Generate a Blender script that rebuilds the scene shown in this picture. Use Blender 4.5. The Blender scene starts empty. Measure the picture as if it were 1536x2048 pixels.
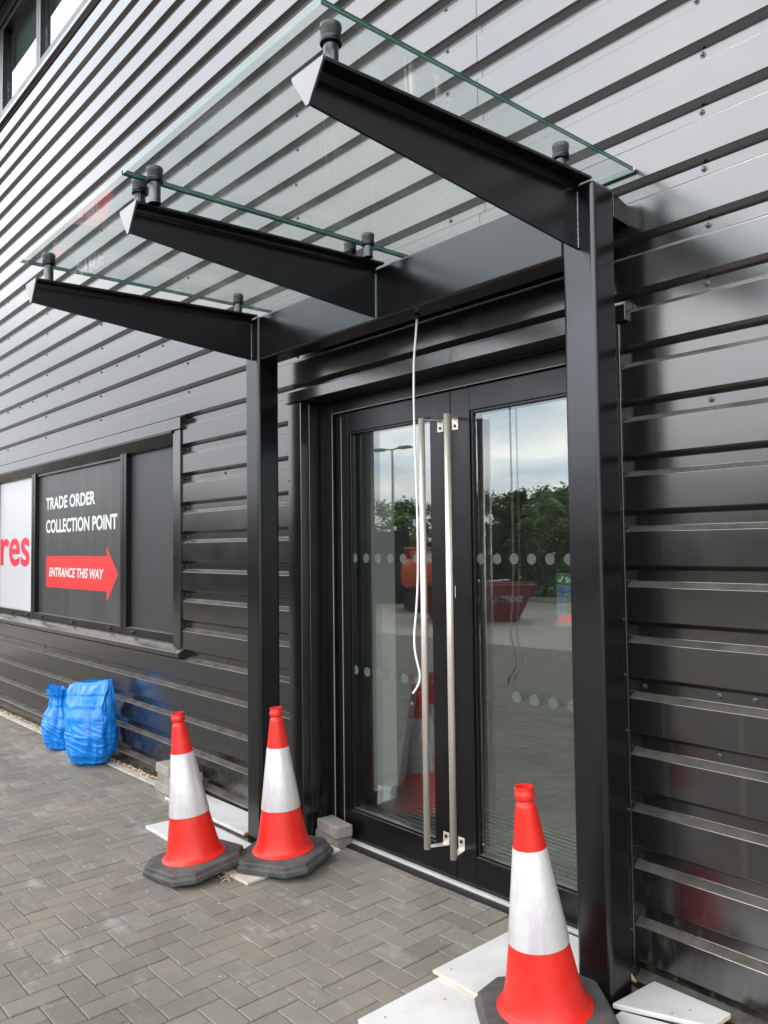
import bpy, bmesh, math, random
from mathutils import Vector, Matrix, noise
R = math.radians
random.seed(7)
S = bpy.context.scene
COL = S.collection
D = bpy.data

# ------------------------------------------------------------------ camera
cam = D.cameras.new("camera"); cam_o = D.objects.new("camera", cam); COL.objects.link(cam_o)
cam.sensor_fit = 'VERTICAL'; cam.sensor_height = 36.0; cam.lens = 1589.0/2048.0*36.0
cam.clip_start = 0.05; cam.clip_end = 600.0
_y, _p, _r = 0.844597, 0.0444369, -0.0116393
f_ = Vector((-math.sin(_y)*math.cos(_p), math.cos(_y)*math.cos(_p), math.sin(_p)))
rt_ = Vector((math.cos(_y), math.sin(_y), 0)); up_ = rt_.cross(f_)
a_ = rt_*math.cos(_r)+up_*math.sin(_r); b_ = -rt_*math.sin(_r)+up_*math.cos(_r)
M = Matrix((a_, b_, -f_)).transposed().to_4x4(); M.translation = Vector((0, -2.5806, 1.57))
cam_o.matrix_world = M
S.camera = cam_o

# ------------------------------------------------------------------ world and sun
SUN_AZ = Vector((-0.55, -0.83)).normalized(); SUN_EL = R(56)
SKY = 0.1; CLOUD = 68.0
W = D.worlds.new("World"); S.world = W; W.use_nodes = True
nt = W.node_tree; nt.nodes.clear(); N = nt.nodes.new; L = nt.links.new
out = N('ShaderNodeOutputWorld'); bg = N('ShaderNodeBackground'); bg.inputs[1].default_value = SKY
sky = N('ShaderNodeTexSky'); sky.sky_type = 'NISHITA'; sky.sun_disc = False
sky.sun_elevation = SUN_EL; sky.sun_rotation = math.atan2(SUN_AZ.x, SUN_AZ.y); sky.dust_density = 2.0
tc = N('ShaderNodeTexCoord'); sx = N('ShaderNodeSeparateXYZ'); L(tc.outputs['Generated'], sx.inputs[0])
zz = N('ShaderNodeMath'); zz.operation = 'MAXIMUM'; zz.inputs[1].default_value = 0.0; L(sx.outputs[2], zz.inputs[0])
za = N('ShaderNodeMath'); za.operation = 'ADD'; za.inputs[1].default_value = 0.16; L(zz.outputs[0], za.inputs[0])
dx = N('ShaderNodeMath'); dx.operation = 'DIVIDE'; L(sx.outputs[0], dx.inputs[0]); L(za.outputs[0], dx.inputs[1])
dy = N('ShaderNodeMath'); dy.operation = 'DIVIDE'; L(sx.outputs[1], dy.inputs[0]); L(za.outputs[0], dy.inputs[1])
cx = N('ShaderNodeCombineXYZ'); L(dx.outputs[0], cx.inputs[0]); L(dy.outputs[0], cx.inputs[1])
nz = N('ShaderNodeTexNoise'); nz.inputs['Scale'].default_value = 1.1; nz.inputs['Detail'].default_value = 6; nz.inputs['Roughness'].default_value = 0.52; L(cx.outputs[0], nz.inputs['Vector'])
cr = N('ShaderNodeValToRGB'); cr.color_ramp.elements[0].position = 0.3; cr.color_ramp.elements[0].color = (0.72, 0.72, 0.72, 1); cr.color_ramp.elements[1].position = 0.62; cr.color_ramp.elements[1].color = (1, 1, 1, 1)
L(nz.outputs[0], cr.inputs[0])
nz2 = N('ShaderNodeTexNoise'); nz2.inputs['Scale'].default_value = 2.3; nz2.inputs['Detail'].default_value = 5; L(cx.outputs[0], nz2.inputs['Vector'])
cr2 = N('ShaderNodeValToRGB'); cr2.color_ramp.elements[0].position = 0.3; cr2.color_ramp.elements[0].color = (0.56, 0.645, 0.75, 1); cr2.color_ramp.elements[1].position = 0.7; cr2.color_ramp.elements[1].color = (1, 0.972, 0.948, 1)
L(nz2.outputs[0], cr2.inputs[0])
# clouds glow brighter around the hidden sun
dt = N('ShaderNodeVectorMath'); dt.operation = 'DOT_PRODUCT'; L(tc.outputs['Generated'], dt.inputs[0])
dt.inputs[1].default_value = (-0.10, -0.86, 0.50)
mr = N('ShaderNodeMapRange'); mr.inputs[1].default_value = 0.0; mr.inputs[2].default_value = 1.0; mr.inputs[3].default_value = 0.36; mr.inputs[4].default_value = 1.16; L(dt.outputs['Value'], mr.inputs[0])
# thick overcast overhead, thinner and brighter towards the horizon
me_ = N('ShaderNodeValToRGB'); me_.color_ramp.interpolation = 'EASE'
for _k, (_p, _c) in enumerate(((0.0, 0.50), (0.14, 0.56), (0.40, 1.0), (0.60, 0.98), (0.80, 0.25), (1.0, 0.15))):
    if _k > 1: me_.color_ramp.elements.new(_p)
for _k, (_p, _c) in enumerate(((0.0, 0.50), (0.14, 0.56), (0.40, 1.0), (0.60, 0.98), (0.80, 0.25), (1.0, 0.15))):
    me_.color_ramp.elements[_k].position = _p; me_.color_ramp.elements[_k].color = (_c, _c, _c, 1)
L(zz.outputs[0], me_.inputs[0])
m0 = N('ShaderNodeMath'); m0.operation = 'MULTIPLY'; L(me_.outputs[0], m0.inputs[0]); L(mr.outputs[0], m0.inputs[1])
mm = N('ShaderNodeMath'); mm.operation = 'MULTIPLY'; mm.inputs[1].default_value = CLOUD; L(m0.outputs[0], mm.inputs[0])
vs = N('ShaderNodeVectorMath'); vs.operation = 'SCALE'; L(cr2.outputs[0], vs.inputs[0]); L(mm.outputs[0], vs.inputs['Scale'])
mx = N('ShaderNodeMix'); mx.data_type = 'RGBA'; L(cr.outputs[0], mx.inputs[0]); L(sky.outputs[0], mx.inputs[6]); L(vs.outputs[0], mx.inputs[7])
L(mx.outputs[2], bg.inputs[0]); L(bg.outputs[0], out.inputs[0])
sl = D.lights.new("sun", 'SUN'); sl.energy = 0.85; sl.angle = R(12); sl.color = (1.0, 0.92, 0.82)
so = D.objects.new("sun", sl); COL.objects.link(so)
so.rotation_euler = (-Vector((SUN_AZ.x*math.cos(SUN_EL), SUN_AZ.y*math.cos(SUN_EL), math.sin(SUN_EL)))).to_track_quat('-Z', 'Y').to_euler()
S.view_settings.view_transform = 'Standard'; S.view_settings.look = 'None'; S.view_settings.exposure = 0.0; S.view_settings.gamma = 1.0
S.render.engine = 'CYCLES'
S.cycles.max_bounces = 10; S.cycles.transparent_max_bounces = 16; S.cycles.glossy_bounces = 6; S.cycles.transmission_bounces = 8
S.cycles.sample_clamp_indirect = 8.0

# ------------------------------------------------------------------ materials
class Mt:
    def __init__(s, name):
        s.m = D.materials.new(name); s.m.use_nodes = True; s.t = s.m.node_tree; s.t.nodes.clear()
        s.out = s.n('ShaderNodeOutputMaterial'); s.tc = None
    def n(s, k, **kw):
        x = s.t.nodes.new(k)
        for a, v in kw.items(): setattr(x, a, v)
        return x
    def l(s, a, b): s.t.links.new(a, b)
    def co(s):
        if not s.tc: s.tc = s.n('ShaderNodeTexCoord')
        return s.tc.outputs['Object']
    def noise(s, scale, detail=4, rough=0.5, vec=None, stretch=None):
        v = vec or s.co()
        if stretch:
            mp = s.n('ShaderNodeMapping'); mp.inputs['Scale'].default_value = stretch; s.l(v, mp.inputs[0]); v = mp.outputs[0]
        x = s.n('ShaderNodeTexNoise'); x.inputs['Scale'].default_value = scale; x.inputs['Detail'].default_value = detail; x.inputs['Roughness'].default_value = rough
        s.l(v, x.inputs['Vector']); return x.outputs[0]
    def ramp(s, fac, stops):
        x = s.n('ShaderNodeValToRGB'); e = x.color_ramp.elements
        while len(e) < len(stops): e.new(0.5)
        for k, (p, c) in enumerate(stops):
            e[k].position = p; e[k].color = (c, c, c, 1) if not hasattr(c, '__len__') else (*c, 1)
        s.l(fac, x.inputs[0]); return x.outputs[0]
    def mix(s, fac, a, b, mode='MIX'):
        x = s.n('ShaderNodeMix', data_type='RGBA', blend_type=mode)
        for i, v in ((0, fac), (6, a), (7, b)):
            if hasattr(v, 'is_output'): s.l(v, x.inputs[i])
            elif i == 0: x.inputs[0].default_value = v
            else: x.inputs[i].default_value = (*v, 1)
        return x.outputs[2]
    def math(s, op, a, b=None, clamp=False):
        x = s.n('ShaderNodeMath', operation=op, use_clamp=clamp)
        for i, v in ((0, a), (1, b)):
            if v is None: continue
            if hasattr(v, 'is_output'): s.l(v, x.inputs[i])
            else: x.inputs[i].default_value = v
        return x.outputs[0]
    def bump(s, h, dist, strength=1.0):
        x = s.n('ShaderNodeBump'); x.inputs['Strength'].default_value = strength; x.inputs['Distance'].default_value = dist
        s.l(h, x.inputs['Height']); return x.outputs[0]
    def bsdf(s, base, rough=0.5, metal=0.0, normal=None, spec=None, **kw):
        x = s.n('ShaderNodeBsdfPrincipled')
        for k, v in (('Base Color', base), ('Roughness', rough), ('Metallic', metal), ('Normal', normal), ('Specular IOR Level', spec)) + tuple((k.replace('_', ' '), v) for k, v in kw.items()):
            if v is None: continue
            if hasattr(v, 'is_output'): s.l(v, x.inputs[k])
            elif k in ('Base Color',): x.inputs[k].default_value = (*v, 1)
            else: x.inputs[k].default_value = v
        return x.outputs[0]
    def done(s, sh): s.l(sh, s.out.inputs[0]); return s.m

def simple(name, col, rough=0.5, metal=0.0, var=0.12, scale=6, bump=0.0, bscale=60, **kw):
    m = Mt(name); n = m.noise(scale, 5)
    c2 = tuple(x*(1-var) for x in col); c1 = tuple(min(1, x*(1+var)) for x in col)
    base = m.mix(m.ramp(n, [(0.3, 0.0), (0.7, 1.0)]), c2, c1)
    nr = m.bump(m.noise(bscale, 3), bump) if bump else None
    return m.done(m.bsdf(base, rough, metal, nr, **kw))

def steel(name, tint, rough, dust=0.35, wav=0.0016, wscale=2.2, metal=0.95, film=0.03, ledge=0.24, splash=0.0):
    """dark satin metallic paint with dust film, specks and a gentle unevenness of the sheet"""
    m = Mt(name)
    wave = m.bump(m.noise(wscale, 2, 0.4, stretch=(0.6, 1, 1.6)), wav)
    fine = m.n('ShaderNodeBump'); fine.inputs['Distance'].default_value = 0.00012; m.l(m.noise(420, 2), fine.inputs['Height']); m.l(wave, fine.inputs['Normal'])
    r = m.ramp(m.noise(5, 6, 0.6), [(0.3, rough*0.85), (0.75, rough*1.25)])
    a = m.bsdf(tint, r, metal, fine.outputs[0])
    d = m.bsdf((0.42, 0.38, 0.33), 0.9, 0.0)
    film_f = m.ramp(m.noise(3.2, 8, 0.68), [(0.38, film*0.35), (0.8, film)])
    vo = m.n('ShaderNodeTexVoronoi'); vo.inputs['Scale'].default_value = 14; m.l(m.co(), vo.inputs['Vector'])
    sp = m.math('LESS_THAN', vo.outputs['Distance'], 0.022)
    keep = m.math('GREATER_THAN', m.noise(2.4, 2), 0.60)
    sp = m.math('MULTIPLY', m.math('MULTIPLY', sp, keep), dust)
    ge = m.n('ShaderNodeNewGeometry'); sz = m.n('ShaderNodeSeparateXYZ'); m.l(ge.outputs['True Normal'], sz.inputs[0])
    up = m.math('MULTIPLY', m.math('MAXIMUM', sz.outputs[2], 0.0), m.ramp(m.noise(7, 6, 0.6), [(0.3, ledge*0.4), (0.7, ledge)]))
    if splash:                                   # grit thrown up by rain on the lowest half metre
        sp_z = m.n('ShaderNodeSeparateXYZ'); m.l(m.co(), sp_z.inputs[0])
        lowz = m.ramp(sp_z.outputs[2], [(0.0, 1.0), (0.55, 0.0)])
        up = m.math('ADD', up, m.math('MULTIPLY', lowz, m.ramp(m.noise(24, 8, 0.75, stretch=(1, 1, 0.5)), [(0.5, 0.0), (0.75, splash)])))
        streak = m.ramp(m.noise(16, 5, 0.6, stretch=(1, 1, 0.03)), [(0.60, 0.0), (0.78, 0.045)])
        up = m.math('ADD', up, streak)
    fac = m.math('ADD', m.math('ADD', film_f, sp), up, clamp=True)
    ms = m.n('ShaderNodeMixShader'); m.l(fac, ms.inputs[0]); m.l(a, ms.inputs[1]); m.l(d, ms.inputs[2])
    return m.done(ms.outputs[0])

END_PLATE = simple('satin_end_plate', (0.17, 0.165, 0.168), 0.33, 0.85, var=0.08)
def glassy(name, tint, f0, dirt=0.0, rough=0.0, dcol=(0.7, 0.75, 0.72), base_dirt=0.0):
    m = Mt(name)
    lw = m.n('ShaderNodeLayerWeight'); lw.inputs[0].default_value = 0.5
    p5 = m.math('POWER', lw.outputs['Facing'], 5.0)
    fr = m.math('ADD', m.math('MULTIPLY', p5, 1-f0), f0, clamp=True)
    tr = m.n('ShaderNodeBsdfTransparent'); tr.inputs[0].default_value = (*tint, 1)
    gl = m.n('ShaderNodeBsdfGlossy'); gl.inputs['Roughness'].default_value = rough; gl.inputs[0].default_value = (0.96, 1.0, 0.98, 1)
    m.l(m.bump(m.noise(1.3, 1), 0.0012), gl.inputs['Normal'])
    a = m.n('ShaderNodeMixShader'); m.l(fr, a.inputs[0]); m.l(tr.outputs[0], a.inputs[1]); m.l(gl.outputs[0], a.inputs[2])
    if dirt or base_dirt:
        df = m.n('ShaderNodeBsdfDiffuse'); df.inputs[0].default_value = (*dcol, 1)
        tl = m.n('ShaderNodeBsdfTranslucent'); tl.inputs[0].default_value = (*dcol, 1)
        dd = m.n('ShaderNodeMixShader'); dd.inputs[0].default_value = 0.5; m.l(df.outputs[0], dd.inputs[1]); m.l(tl.outputs[0], dd.inputs[2])
        f = m.ramp(m.noise(4.5, 9, 0.7), [(0.45, base_dirt), (0.8, base_dirt+dirt)])
        b = m.n('ShaderNodeMixShader'); m.l(f, b.inputs[0]); m.l(a.outputs[0], b.inputs[1]); m.l(dd.outputs[0], b.inputs[2]); a = b
    return m.done(a.outputs[0])

CLAD = steel('black_cladding_paint', (0.120, 0.117, 0.116), 0.18, film=0.008, splash=0.16, wav=0.0013)
FRAME = steel('black_steel_paint', (0.054, 0.055, 0.058), 0.21, wav=0.0016, wscale=1.8, film=0.008)
DARKF = steel('black_window_profile', (0.040, 0.040, 0.042), 0.3, wav=0.0005, film=0.008)
GALV = simple('bare_weld', (0.16, 0.165, 0.17), 0.35, 0.85, bump=0.002, bscale=160)
RUBBER = simple('black_rubber', (0.012, 0.012, 0.013), 0.6, bump=0.0004)
CANOPY_GLASS = glassy('canopy_glass', (0.94, 0.975, 0.965), 0.06, dirt=0.07, base_dirt=0.012)
DOOR_GLASS = glassy('door_glass', (0.93, 0.96, 0.94), 0.15, dirt=0.015, base_dirt=0.003)
WIN_GLASS = glassy('window_glass', (0.94, 0.95, 0.95), 0.025, dirt=0.02, base_dirt=0.004)
TINT_GLASS = glassy('upper_window_glass', (0.62, 0.68, 0.66), 0.22)
EDGE = simple('green_glass_edge', (0.012, 0.065, 0.048), 0.12, 0.0, var=0.35, scale=9, spec=0.9)
EDGEL = simple('pale_glass_edge', (0.12, 0.20, 0.18), 0.15, 0.0, var=0.2, scale=14)
EDGEW = simple('edge_glint_white', (0.80, 0.92, 0.90), 0.15, 0.0, var=0.06)  # glint of the glass back edge put into the colour
BRUSH = Mt('brushed_stainless')
BRUSH = BRUSH.done(BRUSH.bsdf(BRUSH.mix(BRUSH.noise(60, 3, stretch=(1, 1, 0.02)), (0.66, 0.60, 0.52), (0.84, 0.77, 0.68)), 0.42, 0.65))
CAPM = simple('black_fitting', (0.05, 0.05, 0.053), 0.22, 0.9, var=0.05)
STEMM = simple('smoked_steel_stem', (0.09, 0.09, 0.096), 0.24, 0.95, var=0.05)
WHITE = Mt('white_board')
_w = WHITE.mix(WHITE.ramp(WHITE.noise(3.5, 8, 0.7), [(0.46, 0.0), (0.74, 0.6)]), (0.60, 0.595, 0.58), (0.36, 0.335, 0.30))
_w = WHITE.mix(WHITE.ramp(WHITE.noise(26, 6, 0.75, stretch=(1, 3, 1)), [(0.60, 0.0), (0.78, 0.45)]), _w, (0.30, 0.27, 0.23))
WHITE = WHITE.done(WHITE.bsdf(_w, 0.34, 0.0, WHITE.bump(WHITE.noise(30, 3), 0.0003)))
WHITE2 = simple('chalky_board', (0.52, 0.485, 0.43), 0.6, 0.0, var=0.12, scale=12, bump=0.0008, bscale=40)
MDF = simple('raw_board_core', (0.50, 0.27, 0.12), 0.85, 0.0, var=0.25, scale=60, bump=0.002, bscale=120)
MDFP = simple('pale_board_core', (0.62, 0.50, 0.36), 0.85, 0.0, var=0.15, scale=60, bump=0.001, bscale=120)
CABLEM = simple('white_cable', (0.82, 0.80, 0.76), 0.4)
INTW = simple('interior_plaster', (0.88, 0.90, 0.84), 0.8, var=0.04)
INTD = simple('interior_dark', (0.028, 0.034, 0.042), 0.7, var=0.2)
INTF = simple('interior_floor', (0.24, 0.24, 0.23), 0.5, var=0.2)
DOT = Mt('frosted_dot'); DOT = DOT
_a = DOT.n('ShaderNodeBsdfTransparent'); _b = DOT.bsdf((0.13, 0.145, 0.13), 0.8); _m = DOT.n('ShaderNodeMixShader'); _m.inputs[0].default_value = 0.55
DOT.l(_a.outputs[0], _m.inputs[1]); DOT.l(_b, _m.inputs[2]); DOT = DOT.done(_m.outputs[0])
SIGNW = simple('white_sign_vinyl', (0.48, 0.475, 0.48), 0.35, var=0.03, scale=1.5)
SIGNB = Mt('charcoal_sign_vinyl')
_s = SIGNB.noise(1.2, 4, 0.6, stretch=(5.0, 1, 0.6))
SIGNB = SIGNB.done(SIGNB.bsdf(SIGNB.mix(SIGNB.ramp(_s, [(0.35, 0.0), (0.7, 1.0)]), (0.028, 0.029, 0.031), (0.05, 0.049, 0.048)), 0.4))
PANELB = simple('charcoal_infill_panel', (0.035, 0.036, 0.038), 0.45, 0.3, var=0.08)
RED = simple('red_vinyl', (0.58, 0.03, 0.028), 0.35, var=0.05)
REDT = simple('crimson_vinyl', (0.62, 0.02, 0.05), 0.35, var=0.03)
WTXT = simple('white_vinyl', (0.56, 0.56, 0.555), 0.4, var=0.02)
GREENS = simple('green_sign', (0.01, 0.07, 0.03), 0.4)
BLUES = simple('blue_sign', (0.02, 0.07, 0.25), 0.4)

m = Mt('cone_red_plastic')
_k = m.mix(m.ramp(m.noise(7, 5), [(0.3, 0.0), (0.75, 1.0)]), (0.60, 0.012, 0.005), (0.70, 0.018, 0.008))
_k = m.mix(m.ramp(m.noise(17, 8, 0.75, stretch=(1, 1, 2.5)), [(0.60, 0.0), (0.80, 0.55)]), _k, (0.20, 0.02, 0.015))
_k = m.mix(m.ramp(m.noise(5, 9, 0.8), [(0.60, 0.0), (0.78, 0.35)]), _k, (0.50, 0.20, 0.16))
CONER = m.done(m.bsdf(_k, m.ramp(m.noise(20, 4), [(0.3, 0.34), (0.7, 0.55)]), 0.0, m.bump(m.noise(5, 2), 0.0015)))
m = Mt('cone_reflective_sleeve')
_v = m.n('ShaderNodeTexVoronoi', feature='DISTANCE_TO_EDGE'); _v.inputs['Scale'].default_value = 46; m.l(m.co(), _v.inputs['Vector'])
_c = m.mix(m.ramp(m.noise(22, 3, 0.6, stretch=(1, 1, 0.10)), [(0.42, 0.0), (0.54, 1.0)]), (0.50, 0.455, 0.49), (0.555, 0.54, 0.52))
_c = m.mix(m.ramp(m.noise(14, 7, 0.75), [(0.52, 0.0), (0.75, 0.35)]), _c, (0.40, 0.365, 0.35))
_c = m.mix(m.ramp(_v.outputs['Distance'], [(0.0, 0.25), (0.05, 0.0)]), _c, (0.50, 0.46, 0.48))
SLEEVE = m.done(m.bsdf(_c, 0.34, 0.12, m.bump(m.noise(26, 5, 0.6), 0.0035), Coat_Weight=0.4, Coat_Roughness=0.15))
m = Mt('cone_base_rubber')
CBASE = m.done(m.bsdf(m.mix(m.ramp(m.noise(9, 8, 0.65), [(0.35, 0.0), (0.7, 1.0)]), (0.035, 0.035, 0.034), (0.095, 0.092, 0.085)), 0.72, 0.0, m.bump(m.noise(90, 5), 0.0016)))
m = Mt('blue_polythene')
BAGM = m.done(m.bsdf(m.mix(m.ramp(m.noise(5, 5), [(0.3, 0.0), (0.7, 1.0)]), (0.001, 0.185, 0.64), (0.002, 0.215, 0.70)), 0.30, 0.0, m.bump(m.noise(38, 4, 0.6, stretch=(1, 1, 2.2)), 0.0022), Subsurface_Weight=0.0, Coat_Weight=0.12, Coat_Roughness=0.25))

def brickmat(name, c1, c2, c3, stain=True):
    m = Mt(name)
    at = m.n('ShaderNodeAttribute', attribute_name='tone')
    base = m.mix(at.outputs['Fac'], c1, c2)
    base = m.mix(m.ramp(m.noise(38, 6, 0.7), [(0.35, 0.0), (0.8, 0.55)]), base, c3)
    base = m.mix(m.ramp(m.noise(190, 3, 0.6), [(0.5, 0.0), (0.75, 0.35)]), base, tuple(x*0.55 for x in c1))
    if stain:
        # sandy dust, pale mortar smears and dark damp marks
        base = m.mix(m.ramp(m.noise(1.7, 7, 0.66), [(0.47, 0.0), (0.72, 0.5)]), base, (0.30, 0.255, 0.19))
        base = m.mix(m.ramp(m.noise(2.6, 9, 0.72, stretch=(1, 1.9, 1)), [(0.56, 0.0), (0.70, 0.6)]), base, (0.40, 0.39, 0.37))
        base = m.mix(m.ramp(m.noise(0.9, 5, 0.6), [(0.30, 0.35), (0.48, 0.0)]), base, tuple(x*0.6 for x in c1))
        vo = m.n('ShaderNodeTexVoronoi'); vo.inputs['Scale'].default_value = 22; m.l(m.co(), vo.inputs['Vector'])
        fleck = m.math('MULTIPLY', m.math('LESS_THAN', vo.outputs['Distance'], 0.05), m.math('GREATER_THAN', m.noise(3.1, 3), 0.55))
        base = m.mix(m.math('MULTIPLY', fleck, 0.8), base, (0.62, 0.60, 0.56))
    return m.done(m.bsdf(base, 0.82, 0.0, m.bump(m.noise(130, 6, 0.65), 0.0016)))
PAVER = brickmat('grey_block_paver', (0.134, 0.121, 0.097), (0.196, 0.179, 0.147), (0.215, 0.205, 0.185))
LOOSE = brickmat('loose_grey_block', (0.15, 0.14, 0.125), (0.24, 0.225, 0.20), (0.34, 0.29, 0.22), stain=True)
JOINT = simple('jointing_sand', (0.135, 0.118, 0.09), 0.95, var=0.35, scale=30, bump=0.003, bscale=200)
KERBM = simple('concrete_edging', (0.40, 0.37, 0.32), 0.85, var=0.18, scale=9, bump=0.001, bscale=120)
GRAVM = Mt('buff_gravel')
_g = GRAVM.n('ShaderNodeAttribute', attribute_name='tone')
GRAVM = GRAVM.done(GRAVM.bsdf(GRAVM.ramp(_g.outputs['Fac'], [(0.0, (0.22, 0.16, 0.10)), (0.5, (0.48, 0.36, 0.21)), (1.0, (0.66, 0.58, 0.46))]), 0.8, 0.0, GRAVM.bump(GRAVM.noise(180, 3), 0.001)))
YARD = simple('yard_concrete', (0.36, 0.325, 0.275), 0.8, var=0.16, scale=0.6, bump=0.002, bscale=30)
FENCEM = simple('dark_hoarding', (0.028, 0.034, 0.042), 0.6, var=0.2, scale=1)
LEAF = Mt('leaves'); _l = LEAF.n('ShaderNodeAttribute', attribute_name='tone')
LEAF = LEAF.done(LEAF.bsdf(LEAF.ramp(_l.outputs['Fac'], [(0.0, (0.05, 0.10, 0.025)), (0.55, (0.13, 0.23, 0.055)), (1.0, (0.24, 0.36, 0.10))]), 0.6))
BARK = simple('bark', (0.07, 0.055, 0.04), 0.9, var=0.3, scale=12)
SKIPM = simple('skip_red_paint', (0.26, 0.035, 0.03), 0.5, var=0.25, scale=4, bump=0.003, bscale=14)
ORANGE = simple('orange_machine_paint', (0.75, 0.13, 0.03), 0.4, var=0.06)
BLACKP = simple('black_machine_parts', (0.02, 0.02, 0.02), 0.6)
POLEM = simple('galvanised_pole', (0.35, 0.36, 0.37), 0.45, 0.6)
DRYLEAF = simple('dry_leaf', (0.42, 0.27, 0.15), 0.8, var=0.3, scale=50)
SCREWM = simple('screw_head', (0.10, 0.10, 0.105), 0.35, 0.8)
STEELR = simple('mat_aluminium', (0.46, 0.47, 0.45), 0.4, 0.6)
MATB = simple('mat_pile', (0.05, 0.055, 0.05), 0.95, var=0.3, scale=40)

# ------------------------------------------------------------------ mesh helpers
class MB:
    def __init__(s): s.v = []; s.f = []; s.mi = []; s.tone = []; s.cur = 0; s.t = 0.5
    def face(s, idx): s.f.append(idx); s.mi.append(s.cur); s.tone.append(s.t)
    def add(s, vs, fs):
        o = len(s.v); s.v += [tuple(v) for v in vs]
        for q in fs: s.face(tuple(o+i for i in q))
        return s
    def box(s, x0, x1, y0, y1, z0, z1):
        return s.add([(x0, y0, z0), (x1, y0, z0), (x1, y1, z0), (x0, y1, z0), (x0, y0, z1), (x1, y0, z1), (x1, y1, z1), (x0, y1, z1)],
                     [(0, 3, 2, 1), (4, 5, 6, 7), (0, 1, 5, 4), (1, 2, 6, 5), (2, 3, 7, 6), (3, 0, 4, 7)])
    def prism(s, pts, z0, z1):          # pts: xy polygon (counter-clockwise), z0/z1 floats or functions of (x, y)
        n = len(pts); g0 = z0 if callable(z0) else (lambda x, y: z0); g1 = z1 if callable(z1) else (lambda x, y: z1)
        vs = [(x, y, g0(x, y)) for x, y in pts]+[(x, y, g1(x, y)) for x, y in pts]
        return s.add(vs, [tuple(range(n))[::-1], tuple(range(n, 2*n))]+[(i, (i+1) % n, n+(i+1) % n, n+i) for i in range(n)])
    def prism_x(s, pts, x0, x1):        # pts: (y, z) polygon extruded along x
        n = len(pts)
        vs = [(x0, y, z) for y, z in pts]+[(x1, y, z) for y, z in pts]
        return s.add(vs, [tuple(range(n)), tuple(range(n, 2*n))[::-1]]+[(i, n+i, n+(i+1) % n, (i+1) % n) for i in range(n)])
    def lathe(s, prof, seg=32, cap0=False, cap1=False, c=(0, 0, 0)):
        n = len(prof); vs = []
        for r, z in prof:
            for k in range(seg):
                a = 2*math.pi*k/seg; vs.append((c[0]+r*math.cos(a), c[1]+r*math.sin(a), c[2]+z))
        fs = [(i*seg+k, i*seg+(k+1) % seg, (i+1)*seg+(k+1) % seg, (i+1)*seg+k) for i in range(n-1) for k in range(seg)]
        if cap0: fs.append(tuple(range(seg))[::-1])
        if cap1: fs.append(tuple((n-1)*seg+k for k in range(seg)))
        return s.add(vs, fs)
    def tube(s, pts, r, seg=8, cap=True):
        pts = [Vector(p) for p in pts]; vs = []; n = len(pts); prev = None
        for i, p in enumerate(pts):
            d = (pts[min(i+1, n-1)]-pts[max(i-1, 0)]).normalized()
            u = prev if prev is not None else (Vector((0, 0, 1)) if abs(d.z) < 0.9 else Vector((1, 0, 0)))
            u = (u-d*u.dot(d)).normalized(); prev = u; w = d.cross(u)
            rr = r[i] if hasattr(r, '__len__') else r
            for k in range(seg):
                a = 2*math.pi*k/seg; vs.append(p+u*math.cos(a)*rr+w*math.sin(a)*rr)
        fs = [(i*seg+k, i*seg+(k+1) % seg, (i+1)*seg+(k+1) % seg, (i+1)*seg+k) for i in range(n-1) for k in range(seg)]
        if cap: fs += [tuple(range(seg))[::-1], tuple((n-1)*seg+k for k in range(seg))]
        return s.add(vs, fs)
    def build(s, name, mats, parent=None, smooth=False, bevel=0.0, seg=2, loc=None, label=None, fix=True):
        me = D.meshes.new(name); me.from_pydata(s.v, [], s.f)
        if not hasattr(mats, '__len__'): mats = [mats]
        for q in mats: me.materials.append(q)
        me.polygons.foreach_set('material_index', s.mi)
        if any(t != 0.5 for t in s.tone):
            at = me.attributes.new('tone', 'FLOAT', 'FACE'); at.data.foreach_set('value', s.tone)
        if fix:
            bm = bmesh.new(); bm.from_mesh(me); bmesh.ops.recalc_face_normals(bm, faces=bm.faces); bm.to_mesh(me); bm.free()
        if smooth: me.polygons.foreach_set('use_smooth', [True]*len(me.polygons)); me.set_sharp_from_angle(angle=R(50))
        me.update()
        o = D.objects.new(name, me); COL.objects.link(o)
        if loc: o.location = loc
        if parent: o.parent = parent
        if bevel:
            b = o.modifiers.new('bevel', 'BEVEL'); b.width = bevel; b.segments = seg; b.limit_method = 'ANGLE'; b.angle_limit = R(35); b.harden_normals = False
            me.polygons.foreach_set('use_smooth', [True]*len(me.polygons)); 
            w = o.modifiers.new('wn', 'WEIGHTED_NORMAL'); w.keep_sharp = False; w.weight = 100
        if label: o['label'] = label
        return o

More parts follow.
